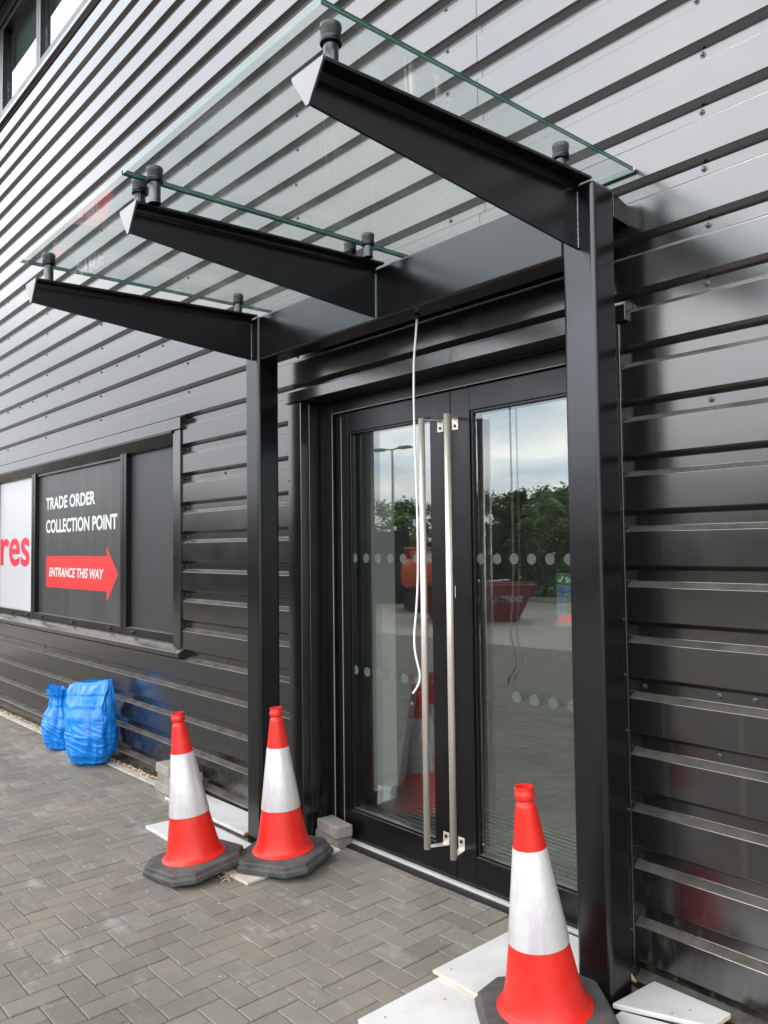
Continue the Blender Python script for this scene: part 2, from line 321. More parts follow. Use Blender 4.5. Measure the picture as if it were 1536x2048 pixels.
def tag(o, label=None, cat=None, group=None, kind=None):
    for k, v in (('label', label), ('category', cat), ('group', group), ('kind', kind)):
        if v: o[k] = v
    return o
def empty(name, loc=(0, 0, 0), rot=(0, 0, 0)):
    o = D.objects.new(name, None); COL.objects.link(o); o.location = loc; o.rotation_euler = rot; o.empty_display_size = 0.1; return o
def copy_tree(o, parent=None):
    c = o.copy(); COL.objects.link(c)
    if parent: c.parent = parent
    for ch in [x for x in D.objects if x.parent == o]: copy_tree(ch, c)
    return c
def text(name, body, mat, x, z, y, h, w, parent=None, shear=0.0, bold=0.012, facing=-1, space=1.0, label=None):
    """vinyl lettering on a plane facing -Y: cap height h, total width w, lower left at (x, z)"""
    cu = D.curves.new(name, 'FONT'); cu.body = body; cu.size = 1.0;  cu.extrude = 0.0; cu.shear = shear; cu.space_character = space; cu.resolution_u = 6
    o = D.objects.new(name+'_src', cu); COL.objects.link(o)
    dg = bpy.context.evaluated_depsgraph_get(); me = D.meshes.new_from_object(o.evaluated_get(dg)); D.objects.remove(o)
    base = [v.co.copy() for v in me.vertices]; fc = [tuple(p.vertices) for p in me.polygons]; D.meshes.remove(me)
    V, F = [], []
    for k in range(9):          # each stroke thickened all round; every layer 0.03 mm proud of the last
        dx_, dy_ = (0, 0) if k == 8 else (math.cos(k*math.pi/4)*bold, math.sin(k*math.pi/4)*bold)
        o0 = len(V); V += [Vector((c.x+dx_, c.y+dy_, k*0.00003)) for c in base]; F += [tuple(o0+i for i in q) for q in fc]
    xs = [v.x for v in V]; ys = [v.y for v in V]
    sxx = w/(max(xs)-min(xs)); syy = h/(max(ys)-min(ys)); x0, y0 = min(xs), min(ys)
    me = D.meshes.new(name); me.from_pydata([(x+(c.x-x0)*sxx, y-c.z, z+(c.y-y0)*syy) for c in V], [], F)
    me.materials.append(mat); me.update()
    o = D.objects.new(name, me); COL.objects.link(o)
    if parent: o.parent = parent
    if label: o['label'] = label
    return o
def gz(x): return 0.011*(x+2.0)       # the forecourt falls gently to the left

# ------------------------------------------------------------------ ground
g = MB()
XS = [-120, -40, -14, -8, -2, 4, 14, 40, 120]
YS = [-120, -60, -7.4, -0.11]
def gzc(x): return gz(max(-14, min(6, x)))-0.004
for i in range(len(XS)-1):
    for j in range(len(YS)-1):
        if j == 2 and -14 <= XS[i] and XS[i+1] <= 4: continue
        x0, x1, y0, y1 = XS[i], XS[i+1], YS[j], YS[j+1]
        g.add([(x0, y0, gzc(x0)), (x1, y0, gzc(x1)), (x1, y1, gzc(x1)), (x0, y1, gzc(x0))], [(0, 1, 2, 3)])
o = g.build('yard_ground', YARD); tag(o, kind='structure')
g = MB()
g.prism([(-14, -7.4), (4, -7.4), (4, 0.155), (-14, 0.155)], lambda x, y: gz(x)-0.30, lambda x, y: gz(x)-0.0055)
o = g.build('paving_bed', JOINT); tag(o, kind='structure')
# block paving laid in a 90 degree herringbone, every block bevelled
U = 0.098; ox, oy = -2.929, -0.041
def paver(mb, x0, x1, y0, y1, dz, c=0.0035, d=0.003, joint=0.0016):
    x0 += joint; x1 -= joint; y0 += joint; y1 -= joint
    tx, ty = random.uniform(-.0012, .0012), random.uniform(-.0012, .0012)
    def z(x, y, t): return gz(x)+dz+t+tx*(x-x0)/(x1-x0)+ty*(y-y0)/(y1-y0)
    P = [(x0, y0), (x1, y0), (x1, y1), (x0, y1)]; Q = [(x0+c, y0+c), (x1-c, y0+c), (x1-c, y1-c), (x0+c, y1-c)]
    vs = [(x, y, z(x, y, -0.03)) for x, y in P]+[(x, y, z(x, y, -d)) for x, y in P]+[(x, y, z(x, y, 0)) for x, y in Q]
    mb.t = random.random()*0.98
    mb.add(vs, [(8, 9, 10, 11)]+[(k, (k+1) % 4, 4+(k+1) % 4, 4+k) for k in range(4)]+[(4+k, 4+(k+1) % 4, 8+(k+1) % 4, 8+k) for k in range(4)])
g = MB()
XMIN, XMAX, YMIN = -13.9, 3.9, -7.35
def ymax(x): return 0.105 if -3.62 < x < -1.62 else -0.122
i0, i1 = int((XMIN-ox)/U)-2, int((XMAX-ox)/U)+2; j0, j1 = int((YMIN-oy)/U)-2, int((0.3-oy)/U)+2
for i in range(i0, i1):
    for j in range(j0, j1):
        mth = (i+j) % 4
        if mth == 0: b = (ox+i*U, ox+(i+2)*U, oy+j*U, oy+(j+1)*U)
        elif mth == 2: b = (ox+i*U, ox+(i+1)*U, oy+j*U, oy+(j+2)*U)
        else: continue
        ym = ymax((b[0]+b[1])/2); y1 = min(b[3], ym); x0 = max(b[0], XMIN); x1 = min(b[1], XMAX); y0 = max(b[2], YMIN)
        if y1-y0 < 0.02 or x1-x0 < 0.02: continue
        paver(g, x0, x1, y0, y1, random.uniform(-0.0014, 0.0014))
o = g.build('block_paving', PAVER, fix=False); tag(o, kind='structure')
g = MB()
x = -14.0
while x < -3.85:
    x2 = min(x+0.914, -3.84)
    g.prism([(x+.002, -0.118), (x2-.002, -0.118), (x2-.002, -0.068), (x+.002, -0.068)], lambda a, b: gz(a)-0.1, lambda a, b: gz(a)+0.006); x = x2
x = -1.5
while x < 3.9:
    x2 = x+0.914
    g.prism([(x+.002, -0.118), (x2-.002, -0.118), (x2-.002, -0.068), (x+.002, -0.068)], lambda a, b: gz(a)-0.1, lambda a, b: gz(a)+0.006); x = x2
o = g.build('concrete_edging', KERBM, bevel=0.004); tag(o, kind='structure')
# gravel margin
g = MB()
ico = bmesh.new(); bmesh.ops.create_icosphere(ico, subdivisions=1, radius=1.0)
iv = [v.co.copy() for v in ico.verts]; fi = [[v.index for v in f.verts] for f in ico.faces]; ico.free()
def stone(mb, x, y, z, r):
    s = Vector((random.uniform(.7, 1.25), random.uniform(.7, 1.25), random.uniform(.5, .85)))*r; e = Matrix.Rotation(random.uniform(0, 6.28), 3, 'Z') @ Matrix.Rotation(random.uniform(-.5, .5), 3, 'X')
    mb.t = random.random()*0.98
    mb.add([Vector((x, y, z))+e @ Vector((v.x*s.x, v.y*s.y, v.z*s.z))*random.uniform(.82, 1.12) for v in iv], fi)
for k in range(4200):
    x = -3.9-8.2*random.random()**1.3; y = random.uniform(-0.066, 0.03)
    stone(g, x, y, gz(x)-0.014+random.uniform(0, .016), random.uniform(.0055, .012))
for k in range(500):
    x = random.uniform(-1.5, 0.2); y = random.uniform(-0.066, 0.03); stone(g, x, y, gz(x)-0.014+random.uniform(0, .016), random.uniform(.005, .010))
o = g.build('gravel', GRAVM, fix=False); tag(o, label='buff pea gravel in the gap between edging and wall', cat='gravel', kind='stuff')

# ------------------------------------------------------------------ the building
B = empty('commercial_building', (-2.6, 0, 0)); tag(B, 'black metal clad commercial unit with glazed double doors and window signs', 'building')
def bpart(mb, name, mats, **kw):
    for i, v in enumerate(mb.v): mb.v[i] = (v[0]+2.6, v[1], v[2])
    return mb.build(name, mats, B, **kw)
Z0, PT, DP = 0.2168, 0.2, 0.035
def profile(za, zb):
    pts = []
    for i in range(-2, 40):
        t = Z0+PT*i
        for z, y in ((t-0.121-0.079, 0.0), ):
            pass
        pts += [(t-0.1215, 0.0), (t-0.0, 0.0), (t+0.0195, DP), (t+0.0600, DP)]
    pts = sorted(pts)
    def yy(z):
        for (a, ya), (b, yb) in zip(pts, pts[1:]):
            if a <= z <= b: return ya+(yb-ya)*(z-a)/max(1e-9, b-a)
        return 0.0
    return [(za, yy(za))]+[p for p in pts if za+1e-4 < p[0] < zb-1e-4]+[(zb, yy(zb))]
def profile_pts(za, zb):   # rounded folds
    p = profile(za, zb); o = [p[0]]; r = 0.0017
    for k in range(1, len(p)-1):
        a, b, c = Vector(p[k-1]), Vector(p[k]), Vector(p[k+1])
        u, w = (a-b).normalized(), (c-b).normalized()
        o += [tuple(b+u*r), tuple(b+(u+w)*r*0.30), tuple(b+w*r)]
    return o+[p[-1]]
g = MB()
SEAM = -2.255
def sheet(x0, x1, za, zb):
    if x0 < SEAM-.05 and x1 > SEAM+.05: sheet(x0, SEAM, za, zb); sheet(SEAM-0.0001, x1, za, zb) if False else sheet(SEAM, x1, za, zb); return
    p = profile_pts(za, zb); n = len(p)
    xs = [x0]
    while xs[-1] < x1-1e-6: xs.append(min(xs[-1]+1.2, x1))
    vs = [(x, y-(0.0016 if x < SEAM+0.001 and x0 < SEAM else 0), z) for x in xs for z, y in p]
    fs = [(a*n+k, (a+1)*n+k, (a+1)*n+k+1, a*n+k+1) for a in range(len(xs)-1) for k in range(n-1)]
    g.add(vs, fs)
TOPZ = 6.30
sheet(-16, -10.9, 0.03, TOPZ); sheet(-10.9, -5.06, 0.03, 0.835); sheet(-10.9, -5.06, 2.455, TOPZ)
sheet(-5.06, -3.66, 0.03, TOPZ); sheet(-3.66, -1.60, 2.40, TOPZ); sheet(-1.60, -0.4, 0.03, TOPZ); sheet(-0.4, 2.6, 0.03, 0.40); sheet(-0.4, 2.6, 2.455, TOPZ); sheet(2.6, 5.0, 0.03, TOPZ)
bpart(g, 'wall_cladding', CLAD, smooth=False, fix=False)
# base drip flashing
for xa, xb in ((-16, -3.712), (-1.585, 5.0)):
    n = 12; g = MB()
    for k in range(n):
        a = xa+(xb-xa)*k/n; b = xa+(xb-xa)*(k+1)/n
        if k: pass
        vs = []
        for x in (a, b):
            vs += [(x, 0.036, 0.052), (x, -0.016, 0.030), (x, -0.016, gz(x)-0.0), (x, 0.036, gz(x)-0.03)]
        g.add(vs, [(0, 4, 5, 1), (1, 5, 6, 2), (2, 6, 7, 3)])
    bpart(g, 'base_flashing', CLAD, bevel=0.003)
# solid wall behind
g = MB()
g.box(-16, -10.9, 0.04, 0.30, -0.3, 6.28); g.box(-10.9, -5.06, 0.04, 0.30, -0.3, 0.84); g.box(-10.9, -5.06, 0.04, 0.30, 2.46, 6.28); g.box(-5.06, -3.64, 0.04, 0.30, -0.3, 6.28)
g.box(-3.64, -1.56, 0.04, 0.30, 2.405, 6.28); g.box(-1.56, -0.4, 0.04, 0.30, -0.3, 6.28); g.box(-0.4, 2.6, 0.04, 0.30, -0.3, 0.40); g.box(-0.4, 2.6, 0.04, 0.30, 2.45, 6.28); g.box(2.6, 5.0, 0.04, 0.30, -0.3, 6.28)
g.box(-16, -15.8, 0.3, 9, -0.3, 6.28); g.box(4.8, 5, 0.3, 9, -0.3, 6.28); g.box(-16, 5, 8.8, 9, -0.3, 9.2)
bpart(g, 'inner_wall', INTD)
g = MB(); g.box(-15.8, 4.8, 0.30, 8.8, -0.2, -0.012); bpart(g, 'interior_floor', INTF)
g = MB(); g.box(-15.8, 4.8, 0.30, 8.8, 3.0, 3.15); bpart(g, 'interior_ceiling', INTW)
# screws of the cladding
def screw_mb():
    s = MB(); s.lathe([(0.0105, 0), (0.0105, 0.002), (0.006, 0.003)], 14, False, False)
    s.lathe([(0.0062, 0.003), (0.0062, 0.008), (0.0045, 0.0095), (0.0, 0.0095)], 6)
    return s
sm = screw_mb(); sm.v = [(x, -z, y) for x, y, z in sm.v]
s0 = sm.build('screw', SCREWM, B, smooth=False)
spots = []
cols = [-9.0, -7.8, -6.48, -4.97, -3.665, -2.46, -1.265]
for ci, xc in enumerate(cols):
    for i in range(1, 22):
        if ci in (0,) and i % 2: continue
        if i == 14: continue
        z = Z0+PT*i+0.042
        if xc < -5.1 and 0.8 < z < 2.5: continue
        if -3.75 < xc < -1.6 and z < 2.5: continue
        if z < 2.4 and xc > -1.5 and i not in (3, 4, 9): continue
        if xc > -4 and i > 19: continue
        if z > 5.0 and ci in (1, 2): continue
        spots.append((xc+random.uniform(-.012, .012), z))
for k in range(13):
    x = -9.0+k*0.405
    if all(abs(x-c) > 0.1 for c in cols): spots.append((x, Z0+PT*14+0.042))
for c in cols: spots.append((c, Z0+PT*14+0.042))
for c, i in ((-4.47, 9), (-4.47, 3), (-1.54, 4), (-1.147, 4)): spots.append((c, Z0+PT*i+0.042))
spots = spots[:100]
for k, (x, z) in enumerate(spots):
    o = s0 if k == 0 else s0.copy()
    if k: COL.objects.link(o); o.parent = B
    o.location = (x+2.6, DP-0.0005, z); o.rotation_euler = (0, random.uniform(0, 1), 0)

# ground-floor window with its signs
g = MB()
# head flashing, side flashing, sill
g.prism_x([(-0.030, 2.400), (-0.030, 2.480), (0.03, 2.495), (0.03, 2.455), (0.09, 2.402)], -10.96, -4.965)
bpart(g, 'window_head_flashing', CLAD, bevel=0.002)
g = MB(); g.prism_x([(-0.027, 2.401), (-0.027, 2.388), (0.045, 2.318), (0.088, 2.318), (0.088, 2.401)], -10.89, -5.10); bpart(g, 'window_soffit', DARKF, bevel=0.001)
g = MB(); g.box(-5.10, -4.995, -0.014, 0.09, 0.90, 2.400); bpart(g, 'window_side_flashing', CLAD, bevel=0.003)
g = MB(); g.prism_x([(-0.045, 0.838), (-0.045, 0.872), (0.10, 0.945), (0.10, 0.838)], -10.96, -4.965)
bpart(g, 'window_sill', CLAD, bevel=0.003)
WY = 0.08
def pane_frame(mb, x0, x1, z0, z1, w, y0, y1):
    mb.box(x0, x0+w, y0, y1, z0, z1); mb.box(x1-w, x1, y0, y1, z0, z1)
    mb.box(x0+w, x1-w, y0, y1, z0, z0+w); mb.box(x0+w, x1-w, y0, y1, z1-w, z1)
wins = [(-10.9, -9.42), (-9.42, -8.15), (-8.15, -6.03), (-6.03, -5.10)]
for k, (xa, xb) in enumerate(wins):
    g = MB(); pane_frame(g, xa+0.004, xb-0.004, 0.925, 2.395, 0.05, 0.03, 0.13)
    if k == 2:
        g.box(xa+0.054, xb-0.054, 0.045, 0.13, 2.30, 2.345)
    w = bpart(g, 'window', DARKF, bevel=0.002)
    def sub(mb, name, mats, **kw):
        for i, v in enumerate(mb.v): mb.v[i] = (v[0]+2.6, v[1], v[2])
        return mb.build(name, mats, w, **kw)
    zt = 2.30 if k == 2 else 2.345
    if k < 3:
        g = MB(); g.box(xa+0.054, xb-0.054, 0.072, 0.078, 0.975, zt); sub(g, 'glass_pane', WIN_GLASS)
        g = MB(); g.box(xa+0.054, xb-0.054, 0.0690, 0.0712, 0.975, zt); sub(g, 'sign_panel', SIGNB if k == 2 else SIGNW)
    else:
        g = MB(); g.box(xa+0.054, xb-0.054, 0.074, 0.0875, 0.975, zt); sub(g, 'infill_panel', PANELB)
    if k == 2:
        T = lambda body, mat, x, z, h, wd, **kw: text('lettering', body, mat, x+2.6, z, 0.0676, h, wd, w, **kw)
        T('TRADE ORDER', WTXT, -7.895, 1.965, 0.118, 1.205, bold=0.034, label='white words TRADE ORDER')
        T('COLLECTION POINT', WTXT, -7.892, 1.742, 0.128, 1.665, bold=0.034, label='white words COLLECTION POINT')
        T('ENTRANCE THIS WAY', WTXT, -7.80, 1.330, 0.088, 1.30, bold=0.034, shear=0.25, label='white words ENTRANCE THIS WAY')
        g = MB()
        A = [(-7.883, 1.228), (-6.443, 1.232), (-6.432, 1.150), (-6.212, 1.378), (-6.443, 1.604), (-6.443, 1.525), (-7.883, 1.525)]
        n = len(A); g.add([(x, 0.0682, z) for x, z in A]+[(x, 0.0688, z) for x, z in A], [tuple(range(n)), tuple(range(n, 2*n))[::-1]]+[(i, (i+1) % n, n+(i+1) % n, n+i) for i in range(n)])
        sub(g, 'arrow_graphic', RED)
    if k == 1:
        text('lettering', 'res', REDT, -9.33+2.6, 1.415, 0.0680, 0.295, 0.96, w, bold=0.020, label='large crimson letters res')
    for q in ([0.12, 0.5, 0.88] if k < 3 else [0.2]):
        g = MB(); xx = xa+(xb-xa)*q; g.box(xx-0.03, xx+0.03, 0.018, 0.03, 0.935, 0.953); sub(g, 'drain_cap', DARKF, bevel=0.002)

for xa, xb in ((-0.4, 1.1), (1.1, 2.6)):  # unseen windows, added to let daylight onto the pier inside
    g = MB(); pane_frame(g, xa+0.004, xb-0.004, 0.405, 2.445, 0.05, -0.01, 0.13); w = bpart(g, 'window', DARKF, bevel=0.002)
    g = MB(); g.box(xa+0.054, xb-0.054, 0.06, 0.07, 0.455, 2.395)
    for i, v in enumerate(g.v): g.v[i] = (v[0]+2.6, v[1], v[2])
    g.build('glass_pane', WIN_GLASS, w)
# upper strip window and the roof overhang above it
g = MB(); g.prism_x([(-0.03, 6.285), (-0.03, 6.33), (0.02, 6.375), (0.12, 6.375), (0.12, 6.26), (-0.0, 6.26)], -16, 5.0); bpart(g, 'upper_window_sill', CLAD, bevel=0.004)
for xa, xb in ((-12.2, -10.9), (-10.9, -9.25), (-9.25, -8.02), (-8.02, -6.6), (-6.6, -5.1), (-5.1, -3.6)):
    g = MB(); pane_frame(g, xa+0.003, xb-0.003, 6.385, 7.42, 0.06, 0.0, 0.10); w = bpart(g, 'window', DARKF, bevel=0.002)
    g = MB(); g.box(xa+0.064, xb-0.064, 0.05, 0.06, 6.445, 7.36)
    for i, v in enumerate(g.v): g.v[i] = (v[0]+2.6, v[1], v[2])
    g.build('glass_pane', TINT_GLASS, w)
g = MB(); g.box(-16, 5.0, -0.02, 0.12, 7.43, 7.62); bpart(g, 'upper_window_head', DARKF, bevel=0.004)
g = MB(); g.box(-16.3, 5.3, -0.36, 9.0, 7.63, 7.95); bpart(g, 'roof_overhang', FRAME, bevel=0.01)
g = MB(); g.box(-16, 5.0, 0.14, 0.16, 6.3, 7.6); bpart(g, 'pale_back_sheet', simple('grey_back_sheet', (0.60, 0.65, 0.63), 0.8, var=0.05))  # pale sheet added behind the upper panes so they read grey

# door opening flashings
g = MB(); g.box(-3.711, -3.588, -0.008, 0.05, gz(-3.6)-0.02, 2.384); g.box(-3.640, -3.588, 0.05, 0.168, gz(-3.6)-0.02, 2.384); bpart(g, 'door_side_flashing', CLAD, bevel=0.006, seg=3)
g = MB(); g.box(-1.608, -1.583, -0.008, 0.05, gz(-1.6)-0.02, 2.384); g.box(-1.608, -1.57, 0.05, 0.168, gz(-1.6)-0.02, 2.384); bpart(g, 'door_side_flashing', CLAD, bevel=0.004)
g = MB(); g.prism_x([(-0.020, 2.388), (-0.020, 2.448), (0.034, 2.462), (0.034, 2.392), (0.168, 2.392), (0.168, 2.388)], -3.725, -1.550); bpart(g, 'door_head_flashing', CLAD, bevel=0.002)
for xx, zs in ((-3.70, (1.05, 1.5, 1.95)), (-1.590, (0.2, 0.62, 0.9, 1.1, 1.3, 1.7, 2.1))):
    for z in zs:
        o = s0.copy(); COL.objects.link(o); o.parent = B; o.location = (xx+2.6, -0.0085, z); o.scale = (0.5, 0.5, 0.5)
# door frame
g = MB(); zb = -0.03
DY0, DY1 = 0.150, 0.235
g.box(-3.588, -3.535, DY0+.012, DY1+.02, zb, 2.385); g.box(-3.535, -3.503, DY0, DY1+.02, zb, 2.370)
g.box(-1.660, -1.608, DY0+.012, DY1+.02, zb, 2.385); g.box(-1.720, -1.660, DY0, DY1+.02, zb, 2.370)
g.box(-3.503, -1.720, DY0, DY1+.02, 2.320, 2.370); g.box(-3.535, -1.660, DY0+.012, DY1+.02, 2.370, 2.386)
bpart(g, 'door_frame', DARKF, bevel=0.002)
g = MB(); g.prism([(-3.60, 0.146), (-1.60, 0.146), (-1.60, 0.168), (-3.60, 0.168)], lambda x, y: gz(x)-0.03, lambda x, y: gz(x)+0.020); bpart(g, 'door_threshold', simple('sill_aluminium', (0.62, 0.60, 0.56), 0.4, 0.3), bevel=0.002)
g = MB(); g.prism([(-3.585, 0.108), (-1.612, 0.108), (-1.612, 0.1455), (-3.585, 0.1455)], lambda x, y: gz(x)-0.03, lambda x, y: gz(x)+0.008); bpart(g, 'threshold_trim', RUBBER)
SEALM = simple('pale_door_seal', (0.30, 0.265, 0.215), 0.5, 0.3)
g = MB(); g.box(-3.5045, -3.4995, 0.146, 0.1500, 0.0, 2.318); bpart(g, 'door_seal', SEALM)
g = MB(); g.box(-3.4992, -1.722, 0.146, 0.1500, 2.3175, 2.3215); bpart(g, 'door_seal', SEALM)
g = MB(); g.box(-3.451, -3.446, 0.1675, 0.1700, 0.03, 2.30); bpart(g, 'door_seal', SEALM)
def door_leaf(xa, xb, ga, gb, mirror, label):
    FY = 0.17
    g = MB(); z0, z1 = gz(-3)+0.022, 2.315; gz0, gz1 = 0.155, 2.205
    g.box(xa, ga, FY, FY+0.055, z0, z1); g.box(gb, xb, FY, FY+0.055, z0, z1)
    g.box(ga+.0006, gb-.0006, FY+.0006, FY+0.055, z0, gz0); g.box(ga+.0006, gb-.0006, FY+.0006, FY+0.055, gz1, z1)
    d = bpart(g, 'door', DARKF, bevel=0.0015, label=label)
    def sub(mb, name, mats, **kw):
        for i, v in enumerate(mb.v): mb.v[i] = (v[0]+2.6, v[1], v[2])
        return mb.build(name, mats, d, **kw)
    g = MB(); pane_frame(g, ga, gb, gz0, gz1, 0.014, FY+0.008, FY+0.05); sub(g, 'glazing_bead', DARKF, bevel=0.003)
    g = MB(); g.box(ga+.014, gb-.014, FY+0.020, FY+0.044, gz0+.014, gz1-.014); sub(g, 'glass_pane', DOOR_GLASS)
    # manifestation dots, two rows
    for z in (1.512, 0.905):
        nn = 7 if z > 1 else (6 if not mirror else 4)
        for k in range(nn):
            x = (-3.365+k*0.0972) if not mirror else (-2.450+k*0.0972+(0.195 if z < 1 else 0))
            g = MB(); r = 0.0245
            pts = [(x+r*math.cos(q*math.pi/16), z+r*math.sin(q*math.pi/16)) for q in range(32)]
            g.add([(a, FY+0.0192, b) for a, b in pts], [tuple(range(32))]); sub(g, 'frosted_dot', DOT)
    # tubular pull handle on cranked brackets
    s = 1 if mirror else -1
    px = -2.578 if mirror else -2.676; bx = px+s*0.036; by = 0.075
    h = MB(); h.tube([(bx, by, 0.155), (bx, by, 2.185)], 0.0158, 24)
    for i, v in enumerate(h.v): h.v[i] = (v[0]+2.6, v[1], v[2])
    ho = h.build('handle', BRUSH, d, smooth=False); ho.data.polygons.foreach_set('use_smooth', [len(p.vertices) == 4 for p in ho.data.polygons])
    for zc, dn in ((2.178, -1), (0.165, 1)):
        h = MB()
        z_a, z_b = zc-0.003, zc+0.003
        h.prism([(bx-0.012, by), (bx+0.012, by), (px+0.020, FY-0.003), (px-0.020, FY-0.003)], z_a, z_b)
        z2 = zc+dn*0.055
        h.box(px-0.020, px+0.020, FY-0.005, FY-0.0004, min(zc, z2), max(zc, z2))
        sub(h, 'handle_bracket', BRUSH, bevel=0.002)
        h = MB(); h.lathe([(0.008, 0), (0.008, .002), (0.0, .0025)], 16); zc2 = zc+dn*0.036
        h.v = [(px+x, FY-0.0052-z, zc2+y) for x, y, z in h.v]; sub(h, 'bracket_screw', CAPM)
    return d
d1 = door_leaf(-3.500, -2.6145, -3.390, -2.746, False, 'left glazed door leaf')
d2 = door_leaf(-2.6095, -1.723, -2.491, -1.833, True, 'right glazed door leaf')
g = MB(); g.box(-2.597, -2.594, 0.1685, 0.170, 1.33, 1.385)
for i, v in enumerate(g.v): g.v[i] = (v[0]+2.6, v[1], v[2])
g.build('lock_tag', WTXT, d2)
# what can be seen through the door glass
g = MB(); g.box(-4.05, -3.76, 0.655, 0.845, 0.07, 3.0); bpart(g, 'interior_pier', INTW)
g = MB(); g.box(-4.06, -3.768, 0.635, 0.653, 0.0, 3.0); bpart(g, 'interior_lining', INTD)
g = MB(); g.box(-15.8, 4.8, 3.6, 3.7, -0.01, 3.0); bpart(g, 'interior_partition', simple('partition', (0.20, 0.21, 0.21), 0.8))
g = MB(); g.box(-3.50, -1.66, 0.27, 1.05, -0.008, 0.004); mat_o = g.build('entrance_mat', MATB); tag(mat_o, 'dark ribbed entrance mat inside the glass doors', 'doormat')
g = MB()
y = 0.29
while y < 1.04: g.box(-3.48, -1.68, y, y+0.014, 0.004, 0.010); y += 0.044
g.build('scraper_bar', STEELR, mat_o)
# safety notice stuck inside the right pane
sg = empty('safety_notice', (-1.95, 0.2135, 1.34)); tag(sg, 'green and white site safety notice behind the right door glass', 'notice')
g = MB(); g.box(-0.10, 0.10, 0.0035, 0.0045, -0.11, 0.11); g.build('notice_sheet', simple('notice_white', (0.10, 0.13, 0.12), 0.5), sg)
g = MB(); g.box(-0.097, 0.097, 0.002, 0.003, 0.062, 0.107); g.build('notice_header', GREENS, sg)
for k, mt_ in enumerate((BLUES, BLUES, BLUES, REDT)):
    g = MB(); g.lathe([(0.0, 0), (0.016, 0), (0.016, .001)], 20); g.v = [(-0.078+x, 0.002-z, 0.040-k*0.040+y) for x, y, z in g.v]; g.build('notice_symbol', mt_, sg)
    g = MB(); g.box(-0.055, 0.094, 0.002, 0.003, 0.025-k*0.040, 0.055-k*0.040); g.build('notice_panel', (BLUES, GREENS, GREENS, REDT)[k], sg)
text('lettering', 'Site', WTXT, -0.052, 0.072, 0.0010, 0.024, 0.045, sg, bold=0.01)
g = MB(); g.tube([(-0.088, 0.0008, 0.084), (-0.080, 0.0008, 0.074), (-0.064, 0.0008, 0.100)], 0.0022, 6); g.build('tick_mark', WTXT, sg)

# ------------------------------------------------------------------ the canopy
CX, CY = -2.67, -0.23
C = empty('entrance_canopy', (CX, CY, 0)); tag(C, 'black steel door canopy with two glass panels on three tapered beams', 'canopy')
def cpart(mb, name, mats, par=None, **kw):
    for i, v in enumerate(mb.v): mb.v[i] = (v[0]-CX, v[1]-CY, v[2])
    return mb.build(name, mats, par or C, **kw)
PW = 0.136
for xc in (-3.736, -1.604):
    g = MB(); g.box(xc-PW/2, xc+PW/2, CY, CY+PW, gz(xc)-0.02, 2.848); cpart(g, 'post', FRAME, bevel=0.019, seg=5)
    g = MB(); g.prism_x([(CY+PW+0.001, 2.745), (CY+PW+0.001, 2.838), (0.03, 2.806), (0.03, 2.735)], xc+PW/2-0.075, xc+PW/2-0.004); cpart(g, 'wall_bracket', FRAME, bevel=0.003)
g = MB(); g.box(-3.736+PW/2-0.006, -1.604-PW/2+0.006, CY+0.006, CY+PW-0.006, 2.600, 2.846); cpart(g, 'header_beam', FRAME, bevel=0.014, seg=4)
g = MB(); g.lathe([(0.0, 0), (0.014, 0), (0.012, .006), (0, .008)], 14)
TIPY = -1.395
def top_z(y): return 2.852-(CY-y)*0.0425
for xc in (-3.736, -2.690, -1.604):
    r = MB()
    y0, y1 = TIPY, CY-0.002; fw = PW/2; ft = 0.011
    # flange
    P0 = [(y0, top_z(y0)), (y1, top_z(y1)), (y1, top_z(y1)-ft), (y0, top_z(y0)-ft)]
    r.prism_x(P0, xc-fw, xc+fw)
    # web: tapered, a straight taper to a short level root
    w = 0.0045
    r.prism_x([(y0, top_z(y0)-ft+.0005), (y1, top_z(y1)-ft+.0005), (y1, 2.612), (y1-0.10, 2.618), (y0, top_z(y0)-0.098)], xc-w, xc+w)
    # fillets
    for sgn in (-1, 1):
        a0 = [(xc+sgn*w, 0.0), (xc+sgn*(w+0.016), 0.0), (xc+sgn*w, -0.016)]
        vs = []
        for yy in (y0, y1):
            zt = top_z(yy)-ft
            vs += [(xc+sgn*(w-.001), yy, zt+.001), (xc+sgn*(w+0.018), yy, zt+.001), (xc+sgn*(w+0.006), yy, zt-0.006), (xc+sgn*(w-.001), yy, zt-0.018)]
        r.add(vs, [(0, 1, 2, 3), (4, 7, 6, 5)]+[(k, 4+k, 4+(k+1) % 4, (k+1) % 4) for k in range(4)])
    beam = cpart(r, 'beam', FRAME, bevel=0.0015)
    # triangular closing plate at the tip
    r = MB(); za, zb_ = top_z(y0), top_z(y0)-0.102
    tri = [(xc-fw, za), (xc-fw, za-0.010), (xc-0.006, zb_), (xc+0.006, zb_), (xc+fw, za-0.010), (xc+fw, za)]
    n = len(tri); r.add([(x, y0-0.008, z) for x, z in tri]+[(x, y0-.0005, z) for x, z in tri], [tuple(range(n)), tuple(range(n, 2*n))[::-1]]+[(i, (i+1) % n, n+(i+1) % n, n+i) for i in range(n)])
    cpart(r, 'end_plate', END_PLATE, beam, bevel=0.0015)
    # weld bead
    for sgn in (1,):
        r = MB(); pts = [(xc+sgn*(w+.003), CY-0.004, 2.815-k*0.0067+random.uniform(-.001, .001)) for k in range(31)]
        r.tube(pts, [0.0042+0.0012*math.sin(k*2.3)+random.uniform(-.0005, .0005) for k in range(31)], 8); cpart(r, 'weld_seam', GALV, beam, smooth=True)
